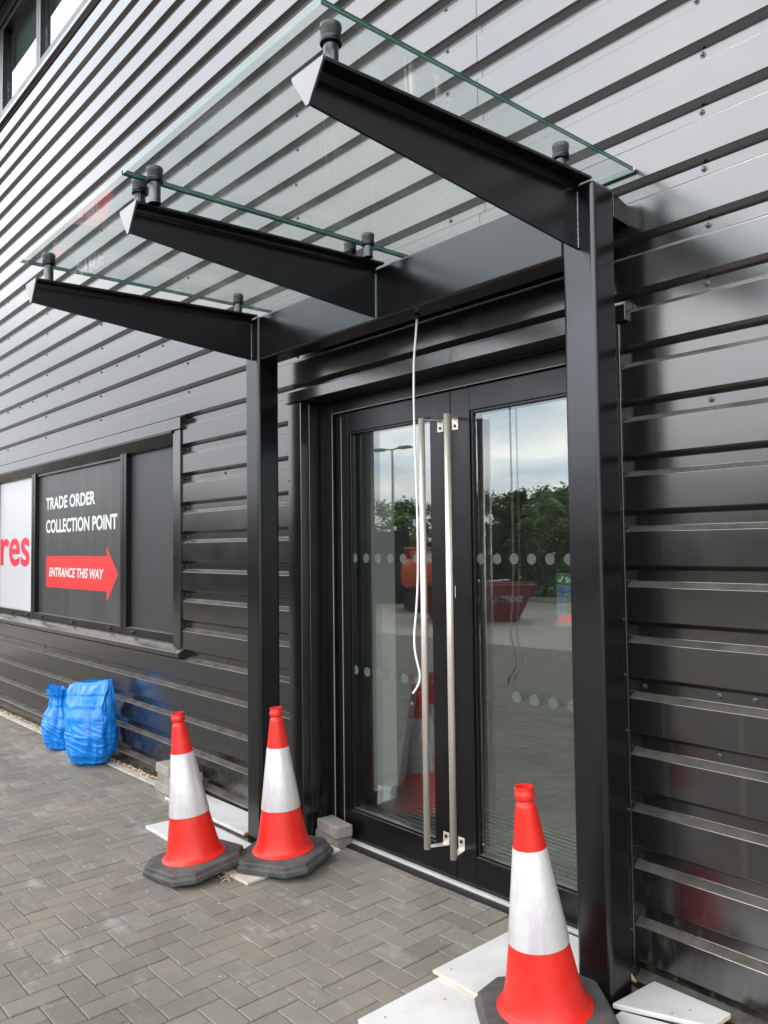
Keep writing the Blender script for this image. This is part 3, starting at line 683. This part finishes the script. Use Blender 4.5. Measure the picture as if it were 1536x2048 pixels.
# glass panels
def glass_z(y): return 2.900+(y+1.432)*0.016
GT = 0.0175
for xa, xb, lab in ((-3.800, -2.674, 'left glass panel'), (-2.662, -1.504, 'right glass panel')):
    r = MB(); y0, y1 = -1.432, -0.015
    def ring(z0, z1, mat):
        r.cur = mat
        vs = []
        for t in (z0, z1):
            for x, y in ((xa, y0), (xb, y0), (xb, y1), (xa, y1)): vs.append((x, y, glass_z(y)+t))
        r.add(vs, [(0, 1, 5, 4), (1, 2, 6, 5), (2, 3, 7, 6), (3, 0, 4, 7)])
    ring(0, 0.0075, 1); ring(0.0075, 0.0100, 2); ring(0.0100, GT, 1)
    r.cur = 0
    vs = [(xa, y0, glass_z(y0)), (xb, y0, glass_z(y0)), (xb, y1, glass_z(y1)), (xa, y1, glass_z(y1))]
    r.add(vs, [(3, 2, 1, 0)]); r.add([(x, y, z+GT) for x, y, z in vs], [(0, 1, 2, 3)])
    # bright line of light along the polished back edge, painted near-white
    o = cpart(r, 'glass_panel', [CANOPY_GLASS, EDGE, EDGEL], fix=False, label=lab)
    r = MB()
    r.add([(xa, y1, glass_z(y1)-.0003), (xb, y1, glass_z(y1)-.0003), (xb, y1+0.0045, glass_z(y1)+GT), (xa, y1+0.0045, glass_z(y1)+GT), (xa, y1+.0045, glass_z(y1)), (xb, y1+.0045, glass_z(y1))], [(0, 1, 5, 4), (4, 5, 2, 3)])
    cpart(r, 'painted_edge_glint', EDGEW, o, fix=False)
# standoff fittings
def fitting(x, y):
    zb_ = top_z(y) if y > -2 else 0; zg = glass_z(y)
    s = MB(); s.lathe([(0.0225, zb_-0.001), (0.0225, zb_+0.004), (0.0205, zb_+0.006), (0.0205, zg-0.018)], 28, True)
    s.cur = 0
    st = cpart_at(s, 'standoff', x, y)
    s = MB(); s.lathe([(0.0205, zg-0.020), (0.029, zg-0.020), (0.0295, zg-0.018), (0.0295, zg-0.005), (0.028, zg-0.0035), (0.0, zg-0.0035)], 28, False); sub_at(s, 'lower_disc', CAPM, st, x, y)
    s = MB(); s.lathe([(0.0, zg-0.0034), (0.0272, zg-0.0034), (0.0272, zg+GT+0.0002), (0.0, zg+GT+0.0002)], 28); sub_at(s, 'gasket', RUBBER, st, x, y)
    s = MB(); s.lathe([(0.0, zg+GT+.0003), (0.0275, zg+GT+.0003), (0.0275, zg+GT+0.003), (0.0290, zg+GT+0.0032), (0.0290, zg+GT+0.0125), (0.0275, zg+GT+0.014), (0.0, zg+GT+0.014)], 28); sub_at(s, 'upper_disc', CAPM, st, x, y)
def cpart_at(s, name, x, y):
    for i, v in enumerate(s.v): s.v[i] = (v[0]+x-CX, v[1]+y-CY, v[2])
    o = s.build(name, STEMM, C); o.data.polygons.foreach_set('use_smooth', [True]*len(o.data.polygons)); o.data.set_sharp_from_angle(angle=R(32)); return o
def sub_at(s, name, mt, par, x, y):
    for i, v in enumerate(s.v): s.v[i] = (v[0]+x-CX, v[1]+y-CY, v[2])
    o = s.build(name, mt, par); o.data.polygons.foreach_set('use_smooth', [True]*len(o.data.polygons)); o.data.set_sharp_from_angle(angle=R(32)); return o
for x in (-3.700, -2.738, -2.614, -1.590):
    for y in (-1.335, -0.335): fitting(x, y)

# ------------------------------------------------------------------ loose cable hanging from the header
r = MB(); path = [(-2.512, 2.605), (-2.520, 2.52), (-2.533, 2.40), (-2.536, 2.22), (-2.534, 2.0), (-2.530, 1.78), (-2.529, 1.6), (-2.531, 1.44), (-2.541, 1.30), (-2.554, 1.19), (-2.552, 1.12), (-2.536, 1.06), (-2.522, 1.02), (-2.524, 0.985), (-2.540, 0.955), (-2.566, 0.925)]
def smooth_path(p, n=6):
    o = []
    for i in range(len(p)-1):
        a, b, c, d = p[max(i-1, 0)], p[i], p[i+1], p[min(i+2, len(p)-1)]
        for k in range(n):
            t = k/n; o.append(tuple(0.5*(2*b[j]+(c[j]-a[j])*t+(2*a[j]-5*b[j]+4*c[j]-d[j])*t*t+(-a[j]+3*b[j]-3*c[j]+d[j])*t**3) for j in range(len(b))))
    return o+[tuple(p[-1])]
sp = smooth_path(path)
cb = empty('hanging_cable', (-2.51, -0.14, 2.6)); tag(cb, 'loose white cable hanging from the canopy header before the doors', 'cable')
r.tube([(x+2.51, 0.003*math.sin(z*5), z-2.6) for x, z in sp], 0.0048, 10); r.build('cable_sheath', CABLEM, cb, smooth=True)
r = MB(); r.lathe([(0.0, 0.0), (0.014, 0.0), (0.014, -0.006), (0.009, -0.010), (0.009, -0.016), (0.0, -0.016)], 20, c=(-0.001, 0, -0.0005)); r.build('cable_gland', RUBBER, cb)
r = MB(); r.tube([(-0.054, 0, -1.672), (-0.060, 0, -1.690), (-0.066, 0.002, -1.712)], 0.0062, 8); r.build('cable_tape', RUBBER, cb, smooth=True)
r = MB(); r.tube([(-0.066, 0, -1.712), (-0.064, 0.0, -1.722), (-0.072, 0, -1.728)], 0.0016, 6); r.tube([(-0.066, 0, -1.712), (-0.072, 0.0, -1.720), (-0.078, 0.003, -1.724)], 0.0016, 6); r.build('bare_wire', simple('copper', (0.6, 0.45, 0.3), 0.4, 0.6), cb)

# ------------------------------------------------------------------ traffic cones
def make_cone():
    c = empty('traffic_cone')
    # rubber base: a square with cut corners in two tiers
    def octo(h, cut): return [(h-cut, -h), (h, -h+cut), (h, h-cut), (h-cut, h), (-h+cut, h), (-h, h-cut), (-h, -h+cut), (-h+cut, -h)]
    b = MB()
    rings = [(octo(0.207, 0.078), 0.0), (octo(0.214, 0.081), 0.004), (octo(0.214, 0.081), 0.026), (octo(0.204, 0.078), 0.031), (octo(0.203, 0.077), 0.047), (octo(0.196, 0.074), 0.053), (octo(0.13, 0.05), 0.058)]
    vs = []
    for pts, z in rings:
        for k, (x, y) in enumerate(pts):
            x2, y2 = pts[(k+1) % 8]
            for q in (0, .25, .5, .75):
                w = noise.noise(Vector((x*8+q, y*8, z*30)))*0.0025
                vs.append((x+(x2-x)*q*1.0+w, y+(y2-y)*q+w, z))
    n = 32; m_ = len(rings)
    fs = [(i*n+k, i*n+(k+1) % n, (i+1)*n+(k+1) % n, (i+1)*n+k) for i in range(m_-1) for k in range(n)]+[tuple(range(n))[::-1], tuple((m_-1)*n+k for k in range(n))]
    b.add(vs, fs); b.build('cone_base', CBASE, c, bevel=0.003)
    p = MB()
    prof = [(0.150, 0.052), (0.155, 0.055), (0.1555, 0.059), (0.150, 0.064), (0.144, 0.066), (0.139, 0.073), (0.134, 0.085), (0.127, 0.105), (0.121, 0.13), (0.114, 0.165), (0.107, 0.205), (0.0985, 0.25), (0.0965, 0.262), (0.0545, 0.560), (0.0525, 0.570), (0.0345, 0.690), (0.0335, 0.699), (0.0295, 0.704), (0.0265, 0.708), (0.0265, 0.714), (0.0325, 0.718), (0.0335, 0.729), (0.0325, 0.737), (0.0295, 0.740), (0.0305, 0.752), (0.0300, 0.757), (0.0265, 0.757), (0.0255, 0.742), (0.026, 0.69), (0.05, 0.5)]
    p.lathe(prof, 56); o = p.build('cone_body', CONER, c, smooth=True)
    s = MB(); s.lathe([(0.0970, 0.262), (0.0986, 0.263), (0.0986, 0.268), (0.0562, 0.560), (0.0545, 0.5615)], 56); s.build('reflective_sleeve', SLEEVE, c, smooth=True)
    s = MB(); vs = []
    for k in range(16):
        t = k/15; z = 0.268+0.289*t; r_ = 0.0990-0.0424*t
        for a in (-0.060, 0.060): vs.append(((r_+.0012)*math.cos(a*0.09/r_), (r_+.0012)*math.sin(a*0.09/r_), z))
    s.add(vs, [(2*k, 2*k+1, 2*k+3, 2*k+2) for k in range(15)]); s.build('sleeve_seam', SLEEVE, c, smooth=True)
    return c
cone0 = make_cone()
RTV = Vector((0.664, 0.748, 0))
def place_cone(o, x, y, dz, s, h, rz, label):
    ax = Vector((0, 0, 1)).cross((RTV*s+Vector((0, 0, h))).normalized()); ang = math.atan2(abs(s), h)
    q = Matrix.Rotation(ang, 4, ax.normalized()) @ Matrix.Rotation(rz, 4, 'Z')
    o.matrix_world = Matrix.Translation((x, y, gz(x)+dz)) @ q
    tag(o, label, 'traffic cone', 'red and white traffic cones round the doorway')
c2 = copy_tree(cone0); c3 = copy_tree(cone0)
place_cone(cone0, -3.635, -0.630, 0.022, -0.090, 0.76, R(5), 'leaning red and white traffic cone nearest the blue bags, left of the left post')
place_cone(c2, -3.385, -0.275, 0.026, -0.036, 0.77, R(25), 'red and white traffic cone between the left canopy post and the stacked door bricks')
place_cone(c3, -1.640, -0.446, 0.024, -0.058, 0.74, R(50), 'large close red and white traffic cone in front of the right canopy post')

# ------------------------------------------------------------------ boards
def board(name, pts, z0, th, label, mats, tilt=(0, 0), cat='board', group='white boards lying on the paving', bev=0.004):
    cx_, cy_ = sum(p[0] for p in pts)/len(pts), sum(p[1] for p in pts)/len(pts)
    b = MB()
    def zl(x, y): return gz(x+cx_)-gz(cx_)+tilt[0]*x+tilt[1]*y
    loc = [(x-cx_, y-cy_) for x, y in pts]; n = len(loc)
    b.cur = 0; b.add([(x, y, zl(x, y)+th) for x, y in loc], [tuple(range(n))])
    o0 = len(b.v)-n
    b.v += [(x, y, zl(x, y)) for x, y in loc]
    b.cur = 0; b.face(tuple(range(o0+n, o0+2*n))[::-1])
    for k in range(n):
        b.cur = mats[1] if isinstance(mats[1], int) else 0
        b.cur = 1 if (len(mats) > 2 and k in mats[2]) else 0
        b.face((o0+n+k, o0+n+(k+1) % n, o0+(k+1) % n, o0+k))
    o = b.build(name, [mats[0], mats[1]], None, bevel=bev, loc=(cx_, cy_, gz(cx_)+z0))
    return tag(o, label, cat, group)
board('white_board', [(-4.75, -0.245), (-3.820, -0.238), (-3.815, -0.03), (-4.75, -0.03)], 0.022, 0.019, 'white board flat against the wall behind the leaning cone', (WHITE, MDF, (1,)))
board('white_board', [(-4.385, -0.545), (-3.452, -0.562), (-3.447, -0.28), (-3.6, -0.262), (-4.36, -0.262)], 0.001, 0.018, 'long white board with a snapped brown end under the leaning cone', (WHITE, MDF, (1,)))
board('white_board', [(-3.444, -0.552), (-3.290, -0.545), (-3.305, -0.30), (-3.318, 0.035), (-3.60, 0.05), (-3.60, -0.08), (-3.49, -0.16), (-3.444, -0.28)], 0.001, 0.014, 'chalky split board under the cone beside the stacked bricks', (WHITE2, MDFP, (0,)), bev=0.002)
board('white_board', [(-2.085, -0.872), (-1.25, -0.872), (-1.25, -0.43), (-2.085, -0.43)], 0.001, 0.016, 'nearest white board with screw holes, at the bottom of the photo', (WHITE, MDFP, (3,)))
board('white_board', [(-2.115, -0.492), (-1.735, -0.497), (-1.735, 0.095), (-2.115, 0.095)], 0.018, 0.012, 'white board running from the door sill under the close cone', (WHITE, MDFP, (0,)), bev=0.002)
board('white_board', [(-1.525, -0.245), (-1.240, -0.130), (-1.232, -0.020), (-1.502, -0.020)], 0.036, 0.018, 'white offcut with chipped corner against the wall right of the post', (WHITE, MDFP, (1,)))
board('white_board', [(-1.50, -0.72), (-1.12, -0.72), (-1.20, -0.13), (-1.50, -0.23)], 0.018, 0.017, 'lower white offcut partly under the chipped offcut by the right post', (WHITE, MDFP, (1,)))
# screw holes in the near boards are dark plugs
for x, y, zt in ((-2.03, -0.80, .0175), (-1.97, -0.58, .0175), (-2.07, -0.44, .0305), (-2.06, -0.12, .0305), (-1.82, -0.72, .0175), (-1.33, -0.10, .0545), (-1.36, -0.16, .0545)):
    r = MB(); r.lathe([(0.0, 0.0004), (0.005, 0.0004), (0.005, -0.001)], 12)
    o = r.build('screw_hole', MDF, loc=(x, y, gz(x)+zt))
    par = min((q for q in D.objects if q.name.startswith('white_board') and q.parent is None), key=lambda q: (q.location.x-x)**2+(q.location.y-y)**2)
    wm = Vector(o.location); o.parent = par; o.location = wm-Vector(par.location)

# ------------------------------------------------------------------ loose blocks
def loose(x, y, z, rz, L_=0.198, W_=0.098, H_=0.055, label='', group=None, tone=0.5):
    b = MB(); c = 0.0045; l, w = L_/2, W_/2
    nz_ = lambda: random.uniform(-.0008, .0008)
    for z0, z1, ins in ((0, 0, 0),):
        pass
    ring = []
    for zz_, ins in ((0.0, 0.001), (0.003, 0), (H_-0.005, 0), (H_, c)):
        for sx_, sy_ in ((-1, -1), (1, -1), (1, 1), (-1, 1)): ring.append((sx_*(l-ins)+nz_(), sy_*(w-ins)+nz_(), zz_))
    b.t = tone
    b.add(ring, [(3, 2, 1, 0), (12, 13, 14, 15)]+[(i*4+k, i*4+(k+1) % 4, (i+1)*4+(k+1) % 4, (i+1)*4+k) for i in range(3) for k in range(4)])
    o = b.build('paving_brick', LOOSE, loc=(x, y, z)); o.rotation_euler = (0, 0, rz)
    return tag(o, label, 'brick', group)
GB = 'paving bricks stacked beside the door'
loose(-3.455, 0.094, gz(-3.5)+0.001, R(0), label='lower brick of the pair on the ground beside the left door', group=GB, tone=.3, H_=.058, W_=.09)
loose(-3.437, 0.090, gz(-3.5)+0.060, R(-6), label='upper brick of the pair, pale on top with an orange stain', group=GB, tone=.9, H_=.058, W_=.098)
GS = 'paving bricks stacked behind the leaning cone'
names = ['lowest', 'second lowest', 'second highest', 'topmost']
for k in range(4):
    loose(-4.765+random.uniform(-.012, .012), -0.20+random.uniform(-.006, .006), gz(-4.76)+0.001+k*0.0585, R(random.uniform(-3, 3)), label='%s front brick in the stack behind the leaning cone' % names[k], group=GS, tone=(.2, .9, .3, .95)[k], H_=.058)
for k in range(3):
    loose(-4.735+random.uniform(-.012, .012), -0.095+random.uniform(-.004, .004), gz(-4.76)+0.001+k*0.0585, R(random.uniform(-2, 2)), label='%s back brick in the stack, nearest the wall' % ('lowest', 'middle', 'highest')[k], group=GS, tone=(.4, .7, .9)[k], H_=.058)
loose(-6.30, -0.270, gz(-6.3)+0.001, R(38), label='single brownish brick on the ground between the two blue bags', tone=.8)

# ------------------------------------------------------------------ blue rubble bags
def bag(name, x, y, rz, prof, label, seed, mouth=False, lean=(0, 0), horn=None):
    """prof: (height, half width, half depth, squareness)"""
    b = MB(); SEG, ROW = 120, 110; vs = []
    H = prof[-1][0]
    def samp(z):
        for p, q in zip(prof, prof[1:]):
            if z <= q[0]+1e-9:
                t = (z-p[0])/(q[0]-p[0]); t = t*t*(3-2*t); return [p[k]+(q[k]-p[k])*t for k in (1, 2, 3)]
        return prof[-1][1:]
    for i in range(ROW+1):
        t = i/ROW; z = H*t; w, d, e = samp(z)
        for k in range(SEG):
            a = 2*math.pi*k/SEG; ca, sa = math.cos(a), math.sin(a)
            px = w*math.copysign(abs(ca)**(2/e), ca); py = d*math.copysign(abs(sa)**(2/e), sa)
            P = Vector((ca*1.2, sa*1.2, z*3))+Vector((seed, seed*.7, 0))
            big = noise.noise(P*1.5)*0.020+noise.noise(P*3.6)*0.010
            # horizontal creases where the load ends, facets above
            low = max(0.0, min(1.0, (0.62*H-z)/(0.25*H))); 
            q = Vector((a*1.1+seed, z*42+math.sin(a*2+seed)*1.4+a*0.9, seed))
            cre = (1-abs(noise.noise(q)*2.0))**3*0.0085*low
            fac = abs(noise.noise(Vector((ca*2.3+seed, sa*2.3, z*5.0))))*0.032*(1-low)
            vert = (1-abs(noise.noise(Vector((a*6.5, z*5+seed, 1.0))))*2.2)*0.0055*(1-low*0.7)
            n = Vector((ca, sa, 0)); g_ = big+cre+vert-fac
            if t < 0.03: g_ *= t/0.03
            zz_ = z
            if t > 0.9 and horn:
                zz_ += horn(a)*(t-0.9)/0.1
            vs.append((px+n.x*g_+lean[0]*t*t, py+n.y*g_*min(1, d/0.05)+lean[1]*t*t, zz_))
    n = SEG
    fs = [(i*n+k, i*n+(k+1) % n, (i+1)*n+(k+1) % n, (i+1)*n+k) for i in range(ROW) for k in range(n)]+[tuple(range(n))[::-1]]
    b.add(vs, fs)
    o = b.build(name, BAGM, smooth=True, loc=(x, y, gz(x)+0.002)); o.rotation_euler = (0, 0, rz)
    return tag(o, label, 'rubble bag', 'blue rubble bags against the wall')
bag('rubble_bag', -6.06, -0.205, R(43), [(0, .09, .07, 2.3), (.03, .135, .11, 2.5), (.10, .168, .14, 2.5), (.22, .184, .148, 2.4), (.34, .182, .14, 2.4), (.44, .184, .110, 2.4), (.52, .176, .068, 2.5), (.615, .168, .016, 3.0)],
    'big full blue plastic rubble bag with a flat folded top', 3.3, lean=(-0.012, 0.02), horn=lambda a: 0.016*math.cos(a)+0.007*math.sin(5*a))
bag('rubble_bag', -6.70, -0.185, R(38), [(0, .08, .07, 2.2), (.03, .13, .11, 2.3), (.10, .155, .135, 2.3), (.20, .160, .14, 2.2), (.27, .145, .12, 2.2), (.36, .100, .085, 2.2), (.42, .082, .07, 2.2), (.46, .115, .085, 2.1), (.50, .135, .095, 2.0), (.475, .150, .105, 2.0)][:9],
    'smaller slumped blue plastic rubble bag with an open ruffled neck', 9.1, lean=(-0.02, 0.0), horn=lambda a: 0.022*math.sin(3*a)+0.012*math.sin(7*a+1))

# ------------------------------------------------------------------ debris on the paving
def leaf(x, y, z, s, label):
    b = MB(); pts = []
    for k in range(9):
        a = 2*math.pi*k/9; r_ = s*random.uniform(.5, 1.0); pts.append((r_*math.cos(a), r_*math.sin(a)*0.6, random.uniform(0, s*.5)))
    b.add([(0, 0, s*.15)]+pts, [(0, 1+k, 1+(k+1) % 9) for k in range(9)])
    o = b.build('dead_leaf', DRYLEAF, loc=(x, y, z)); sd = o.modifiers.new('t', 'SOLIDIFY'); sd.thickness = .001
    return tag(o, label, 'leaf')
leaf(-1.60, -0.035, gz(-1.6)+0.02, 0.045, 'crumpled tan dead leaf at the foot of the right door jamb')
for k in range(70):
    x = random.uniform(-4.4, -1.4); y = random.uniform(-1.7, -0.1)
    if -2.2 < x < -1.2 and y > -0.95 or (-4.4 < x < -3.2 and y > -0.6): continue
    b = MB(); L_ = random.uniform(.002, .010); a = random.uniform(0, 6.28)
    b.tube([(-L_, 0, 0), (0, random.uniform(-.002, .002), .001), (L_, 0, 0)], random.uniform(.0007, .0015), 5)
    if k == 0: chips = MB()
    o0 = len(chips.v); ca, sa = math.cos(a), math.sin(a)
    chips.v += [(x+v[0]*ca-v[1]*sa, y+v[0]*sa+v[1]*ca, gz(x)+0.0015+v[2]) for v in b.v]; chips.f += [tuple(o0+i for i in q) for q in b.f]; chips.mi += [0]*len(b.f); chips.tone += [.5]*len(b.f)
o = chips.build('plaster_crumbs', WTXT); tag(o, 'scattered white crumbs and shavings on the grey paving', 'debris', kind='stuff')
for k, (x, y, dx_, dy_, L_) in enumerate(((-3.43, -0.585, .8, .5, .05), (-3.40, -0.60, .3, 1, .035), (-3.46, -0.60, 1, -.2, .04), (-3.38, -0.59, .9, -.5, .03))):
    b = MB(); b.tube([(-dx_*L_/2, -dy_*L_/2, 0.0), (0, 0, .014), (dx_*L_/2, dy_*L_/2, .010)], 0.0016, 5)
    o = b.build('wood_splinter', MDFP, loc=(x, y, gz(x)+0.003)); tag(o, 'pale wood splinter lying by the snapped end of the long white board', 'splinter', 'splinters by the snapped board')

# ------------------------------------------------------------------ the yard opposite, seen mirrored in glass and paint
fo = empty('site_hoarding', (-17, -15, 0)); tag(fo, 'dark panelled site hoarding along the far side of the yard', 'fence')
def fence(p, q, h, par):
    p, q = Vector(p), Vector(q); n = int((q-p).length/2.4); d = (q-p)/n; nr = Vector((-d.y, d.x)).normalized()
    base = Vector((par.location.x, par.location.y))
    for k in range(n):
        a, b2 = p+d*k-base, p+d*(k+1)*1.0-base
        b = MB(); w = nr*0.02; e = d.normalized()*0.006
        b.prism([tuple(a+e-w), tuple(b2-e-w), tuple(b2-e+w), tuple(a+e+w)], -0.2, h); b.build('fence_panel', FENCEM, par)
        b = MB(); b.box(a.x-.05, a.x+.05, a.y-.05, a.y+.05, -0.2, h+.06); b.build('fence_post', FENCEM, par)
fence((-27, -1.5), (-17.6, -13.7), 2.05, fo)
g = MB()
kpts = [(-30, -3.8), (-17.2, -16.2), (-8, -16.8), (12, -18)]
for (ax, ay), (bx, by) in zip(kpts, kpts[1:]):
    d = Vector((bx-ax, by-ay)).normalized(); n_ = Vector((-d.y, d.x))*0.08
    g.prism([(ax-n_.x, ay-n_.y), (bx-n_.x, by-n_.y), (bx+n_.x, by+n_.y), (ax+n_.x, ay+n_.y)], -0.2, lambda x, y: gzc(x)+0.125)
o = g.build('yard_kerb', KERBM); tag(o, kind='structure')
g = MB()
def leafquad(mb, c, s):
    u = Vector((random.gauss(0, 1), random.gauss(0, 1), random.gauss(0, 1))).normalized(); w = u.orthogonal().normalized()*s*.55; u *= s
    mb.t = min(.98, max(0, random.gauss(.5, .25)))
    mb.add([c-u, c+w, c+u, c-w], [(0, 1, 2, 3)])
for k in range(5200):
    t = random.random(); x = -30+44*t; y = -17.4+random.uniform(-3.2, 0.3) if x > -17 else -16.4+(-17-x)*0.95-random.uniform(0, 2.5)
    if x < -15 and random.random() < .5: continue
    leafquad(g, Vector((x, y, gzc(x)+abs(random.gauss(0, .28)))), random.uniform(.06, .16))
o = g.build('verge_shrubs', LEAF, fix=False); tag(o, 'low green ground cover along the far kerb', 'ground cover', kind='stuff')
def tree(x, y, h, label, seed):
    random.seed(seed); t = empty('broadleaf_tree', (x, y, gzc(x))); t['label'] = label; t['category'] = 'tree'; t['group'] = 'young trees across the yard'
    tr = MB(); tr.tube([(0, 0, -.1), (.03, .02, h*.3), (-.02, .05, h*.6), (0, .0, h*.92)], [.09, .07, .045, .012], 8)
    for k in range(9):
        a = random.uniform(0, 6.28); z0 = h*random.uniform(.22, .7); r_ = h*random.uniform(.14, .27)
        tr.tube([(0, 0, z0), (math.cos(a)*r_*.5, math.sin(a)*r_*.5, z0+h*.10), (math.cos(a)*r_, math.sin(a)*r_, z0+h*.2)], [.03, .02, .006], 5)
    tr.build('trunk', BARK, t)
    cr_ = MB()
    for k in range(52):
        z0 = h*random.uniform(.10, .93); rr = h*.36*(1-abs((z0/h-.45)/.62)**1.8)+.12; a = random.uniform(0, 6.28); q = random.random()**.6*rr
        c = Vector((math.cos(a)*q, math.sin(a)*q, z0)); cs = random.uniform(.2, .46)*h/5
        shade = random.uniform(-.22, .22)
        for _ in range(110):
            p = c+Vector((random.gauss(0, cs*.55), random.gauss(0, cs*.55), random.gauss(0, cs*.45)))
            leafquad(cr_, p, random.uniform(.045, .095)); 
            cr_.tone[-1] = min(.98, max(0, cr_.tone[-1]+shade))
    cr_.build('crown', LEAF, t, fix=False)
    return t
tp = []
tp += [(-33+i*1.5, -6.5-i*1.25+random.uniform(-.6, .6), random.uniform(3.4, 4.4)) for i in range(10)]
tp += [(-18.8+i*1.15, -18.4+random.uniform(-.8, .8), random.uniform(3.1, 3.75)) for i in range(26)]
tp += [(-24+i*1.6, -21.6+random.uniform(-.8, .8), random.uniform(3.6, 4.3)) for i in range(18)]
kinds = ['young green tree behind the dark hoarding', 'leafy young tree on the verge beyond the kerb']
protos = [tree(*tp[0], kinds[0], 11), tree(*tp[1], kinds[0], 12), tree(*tp[10], kinds[1], 13), tree(*tp[11], kinds[1], 14)]
random.seed(99)
for k, (x, y, h) in enumerate(tp):
    if k in (0, 1, 10, 11): continue
    src = protos[k % 4]; c = copy_tree(src); c.location = (x, y, gzc(x)); c.rotation_euler = (0, 0, random.uniform(0, 6.28)); s_ = h/(tp[0][2], tp[1][2], tp[10][2], tp[11][2])[k % 4]; c.scale = (s_, s_, s_); c['label'] = kinds[0 if k < 10 else 1]
# skip
sk = empty('waste_skip', (-12.35, -10.75, gzc(-12.3)), (0, 0, R(-41))); tag(sk, 'dark red waste skip with pale boards in it standing across the yard', 'skip')
b = MB()
def trap(l0, l1, w0, w1, z0, z1): return [(-l0, -w0, z0), (l0, -w0, z0), (l0, w0, z0), (-l0, w0, z0), (-l1, -w1, z1), (l1, -w1, z1), (l1, w1, z1), (-l1, w1, z1)]
b.add(trap(.95, 1.33, .55, .62, .03, .80), [(0, 3, 2, 1), (0, 1, 5, 4), (1, 2, 6, 5), (2, 3, 7, 6), (3, 0, 4, 7)])
b.add(trap(.92, 1.27, .50, .57, .10, .80), [(0, 1, 2, 3), (0, 4, 5, 1), (1, 5, 6, 2), (2, 6, 7, 3), (3, 7, 4, 0)])
b.build('skip_body', SKIPM, sk, fix=False)
b = MB(); b.tube([(-1.33, -.62, .80), (1.33, -.62, .80), (1.33, .62, .80), (-1.33, .62, .80), (-1.33, -.62, .80)], .03, 6); b.build('skip_rim', SKIPM, sk)
for sx_ in (-1, 1):
    for sy_ in (-1, 1):
        b = MB(); b.tube([(sx_*.6, sy_*.62, .5), (sx_*.6, sy_*.70, .5)], .035, 10); b.build('lifting_lug', BLACKP, sk)
b = MB(); b.box(-1.1, .4, -.3, .3, .70, .74); b.build('fill', MDFP, sk)
t_ = text('lettering', 'SKIPS LTD', WTXT, -0.25, 0.44, 0, 0.15, 0.95, sk, bold=.02); t_.rotation_euler = (R(5), 0, R(180)); t_.location = (0.80, 0.612, 0.0)
for k, (x, y, r_) in enumerate(((-.5, .1, .2), (.1, -.2, -.4), (-.2, .3, .9))):
    o = MB().box(-.6, .6, -.1, .1, 0, .02).build('waste_board', WHITE, loc=(-12.35+x, -10.75+y, gzc(-12.3)+.80+k*.06)); o.rotation_euler = (R(8*(k-1)), R(-9+7*k), R(-41)+r_); tag(o, ('longest', 'middle', 'uppermost')[k]+' pale board sticking out of the red skip', 'board', 'boards in the skip')
# small orange excavator
ex = empty('mini_excavator', (-15.3, -12.2, gzc(-15)), (0, 0, R(215))); tag(ex, 'small orange tracked excavator parked before the dark hoarding', 'excavator')
for s_ in (-1, 1):
    b = MB(); pts = [(-.75, .0), (-.9, .12), (-.9, .28), (-.75, .42), (.75, .42), (.9, .28), (.9, .12), (.75, .0)]
    b.add([(x, s_*.42-.12, z) for x, z in pts]+[(x, s_*.42+.12, z) for x, z in pts], [tuple(range(8)), tuple(range(8, 16))[::-1]]+[(i, (i+1) % 8, 8+(i+1) % 8, 8+i) for i in range(8)]); b.build('track', BLACKP, ex)
b = MB(); b.lathe([(0, .62), (.60, .62), (.70, .70), (.74, .95), (.70, 1.25), (.55, 1.36), (0, 1.40)], 28); b.build('counterweight', ORANGE, ex, smooth=True)
b = MB(); b.box(.0, .95, -.45, .45, .60, 1.15); b.build('engine_cover', ORANGE, ex, bevel=.06, seg=3)
b = MB()
for xx in (.10, .90):
    for yy in (-.42, .42): b.box(xx-.04, xx+.04, yy-.04, yy+.04, 1.1, 1.62)
b.box(.02, .98, -.5, .5, 1.62, 1.68); b.build('cab_frame', ORANGE, ex, bevel=.02)
b = MB(); b.box(.12, .88, -.41, .41, 1.15, 1.62); b.build('cab_glass', TINT_GLASS, ex)
b = MB(); b.tube([(.95, 0, .8), (1.7, 0, 1.3), (2.3, 0, 1.2)], .09, 6); b.tube([(2.3, 0, 1.2), (2.6, 0, .5)], .07, 6); b.build('digging_arm', ORANGE, ex)
b = MB(); b.prism_x([(-.22, .05), (.22, .05), (.22, .5), (-.22, .5)], 2.5, 2.9); b.build('bucket', BLACKP, ex, bevel=.04)
# street lamps beyond the trees
def lamp(x, y, h, arms, label):
    l = empty('street_lamp', (x, y, gzc(x))); tag(l, label, 'street lamp', 'lamp columns beyond the yard')
    b = MB(); b.tube([(0, 0, 0), (0, 0, h*.4), (0, 0, h)], [.10, .08, .05], 12); b.build('column', POLEM, l)
    for s_ in arms:
        b = MB(); b.tube([(0, 0, h), (s_*.5, 0, h+.04), (s_*.9, 0, h+.04)], .035, 8); b.build('arm', POLEM, l)
        b = MB(); b.box(min(s_*.55, s_*1.25), max(s_*.55, s_*1.25), -.16, .16, h-.02, h+.10); b.build('lamp_head', POLEM, l, bevel=.03)
    return l
lamp(-27.0, -21.5, 6.2, (-1, 1), 'double headed lamp column, furthest left in the yard')
lamp(-14.2, -22.0, 5.6, (1,), 'single headed lamp column beyond the verge trees')
lamp(-40.0, -42.0, 6.4, (-1,), 'far off single headed lamp column')
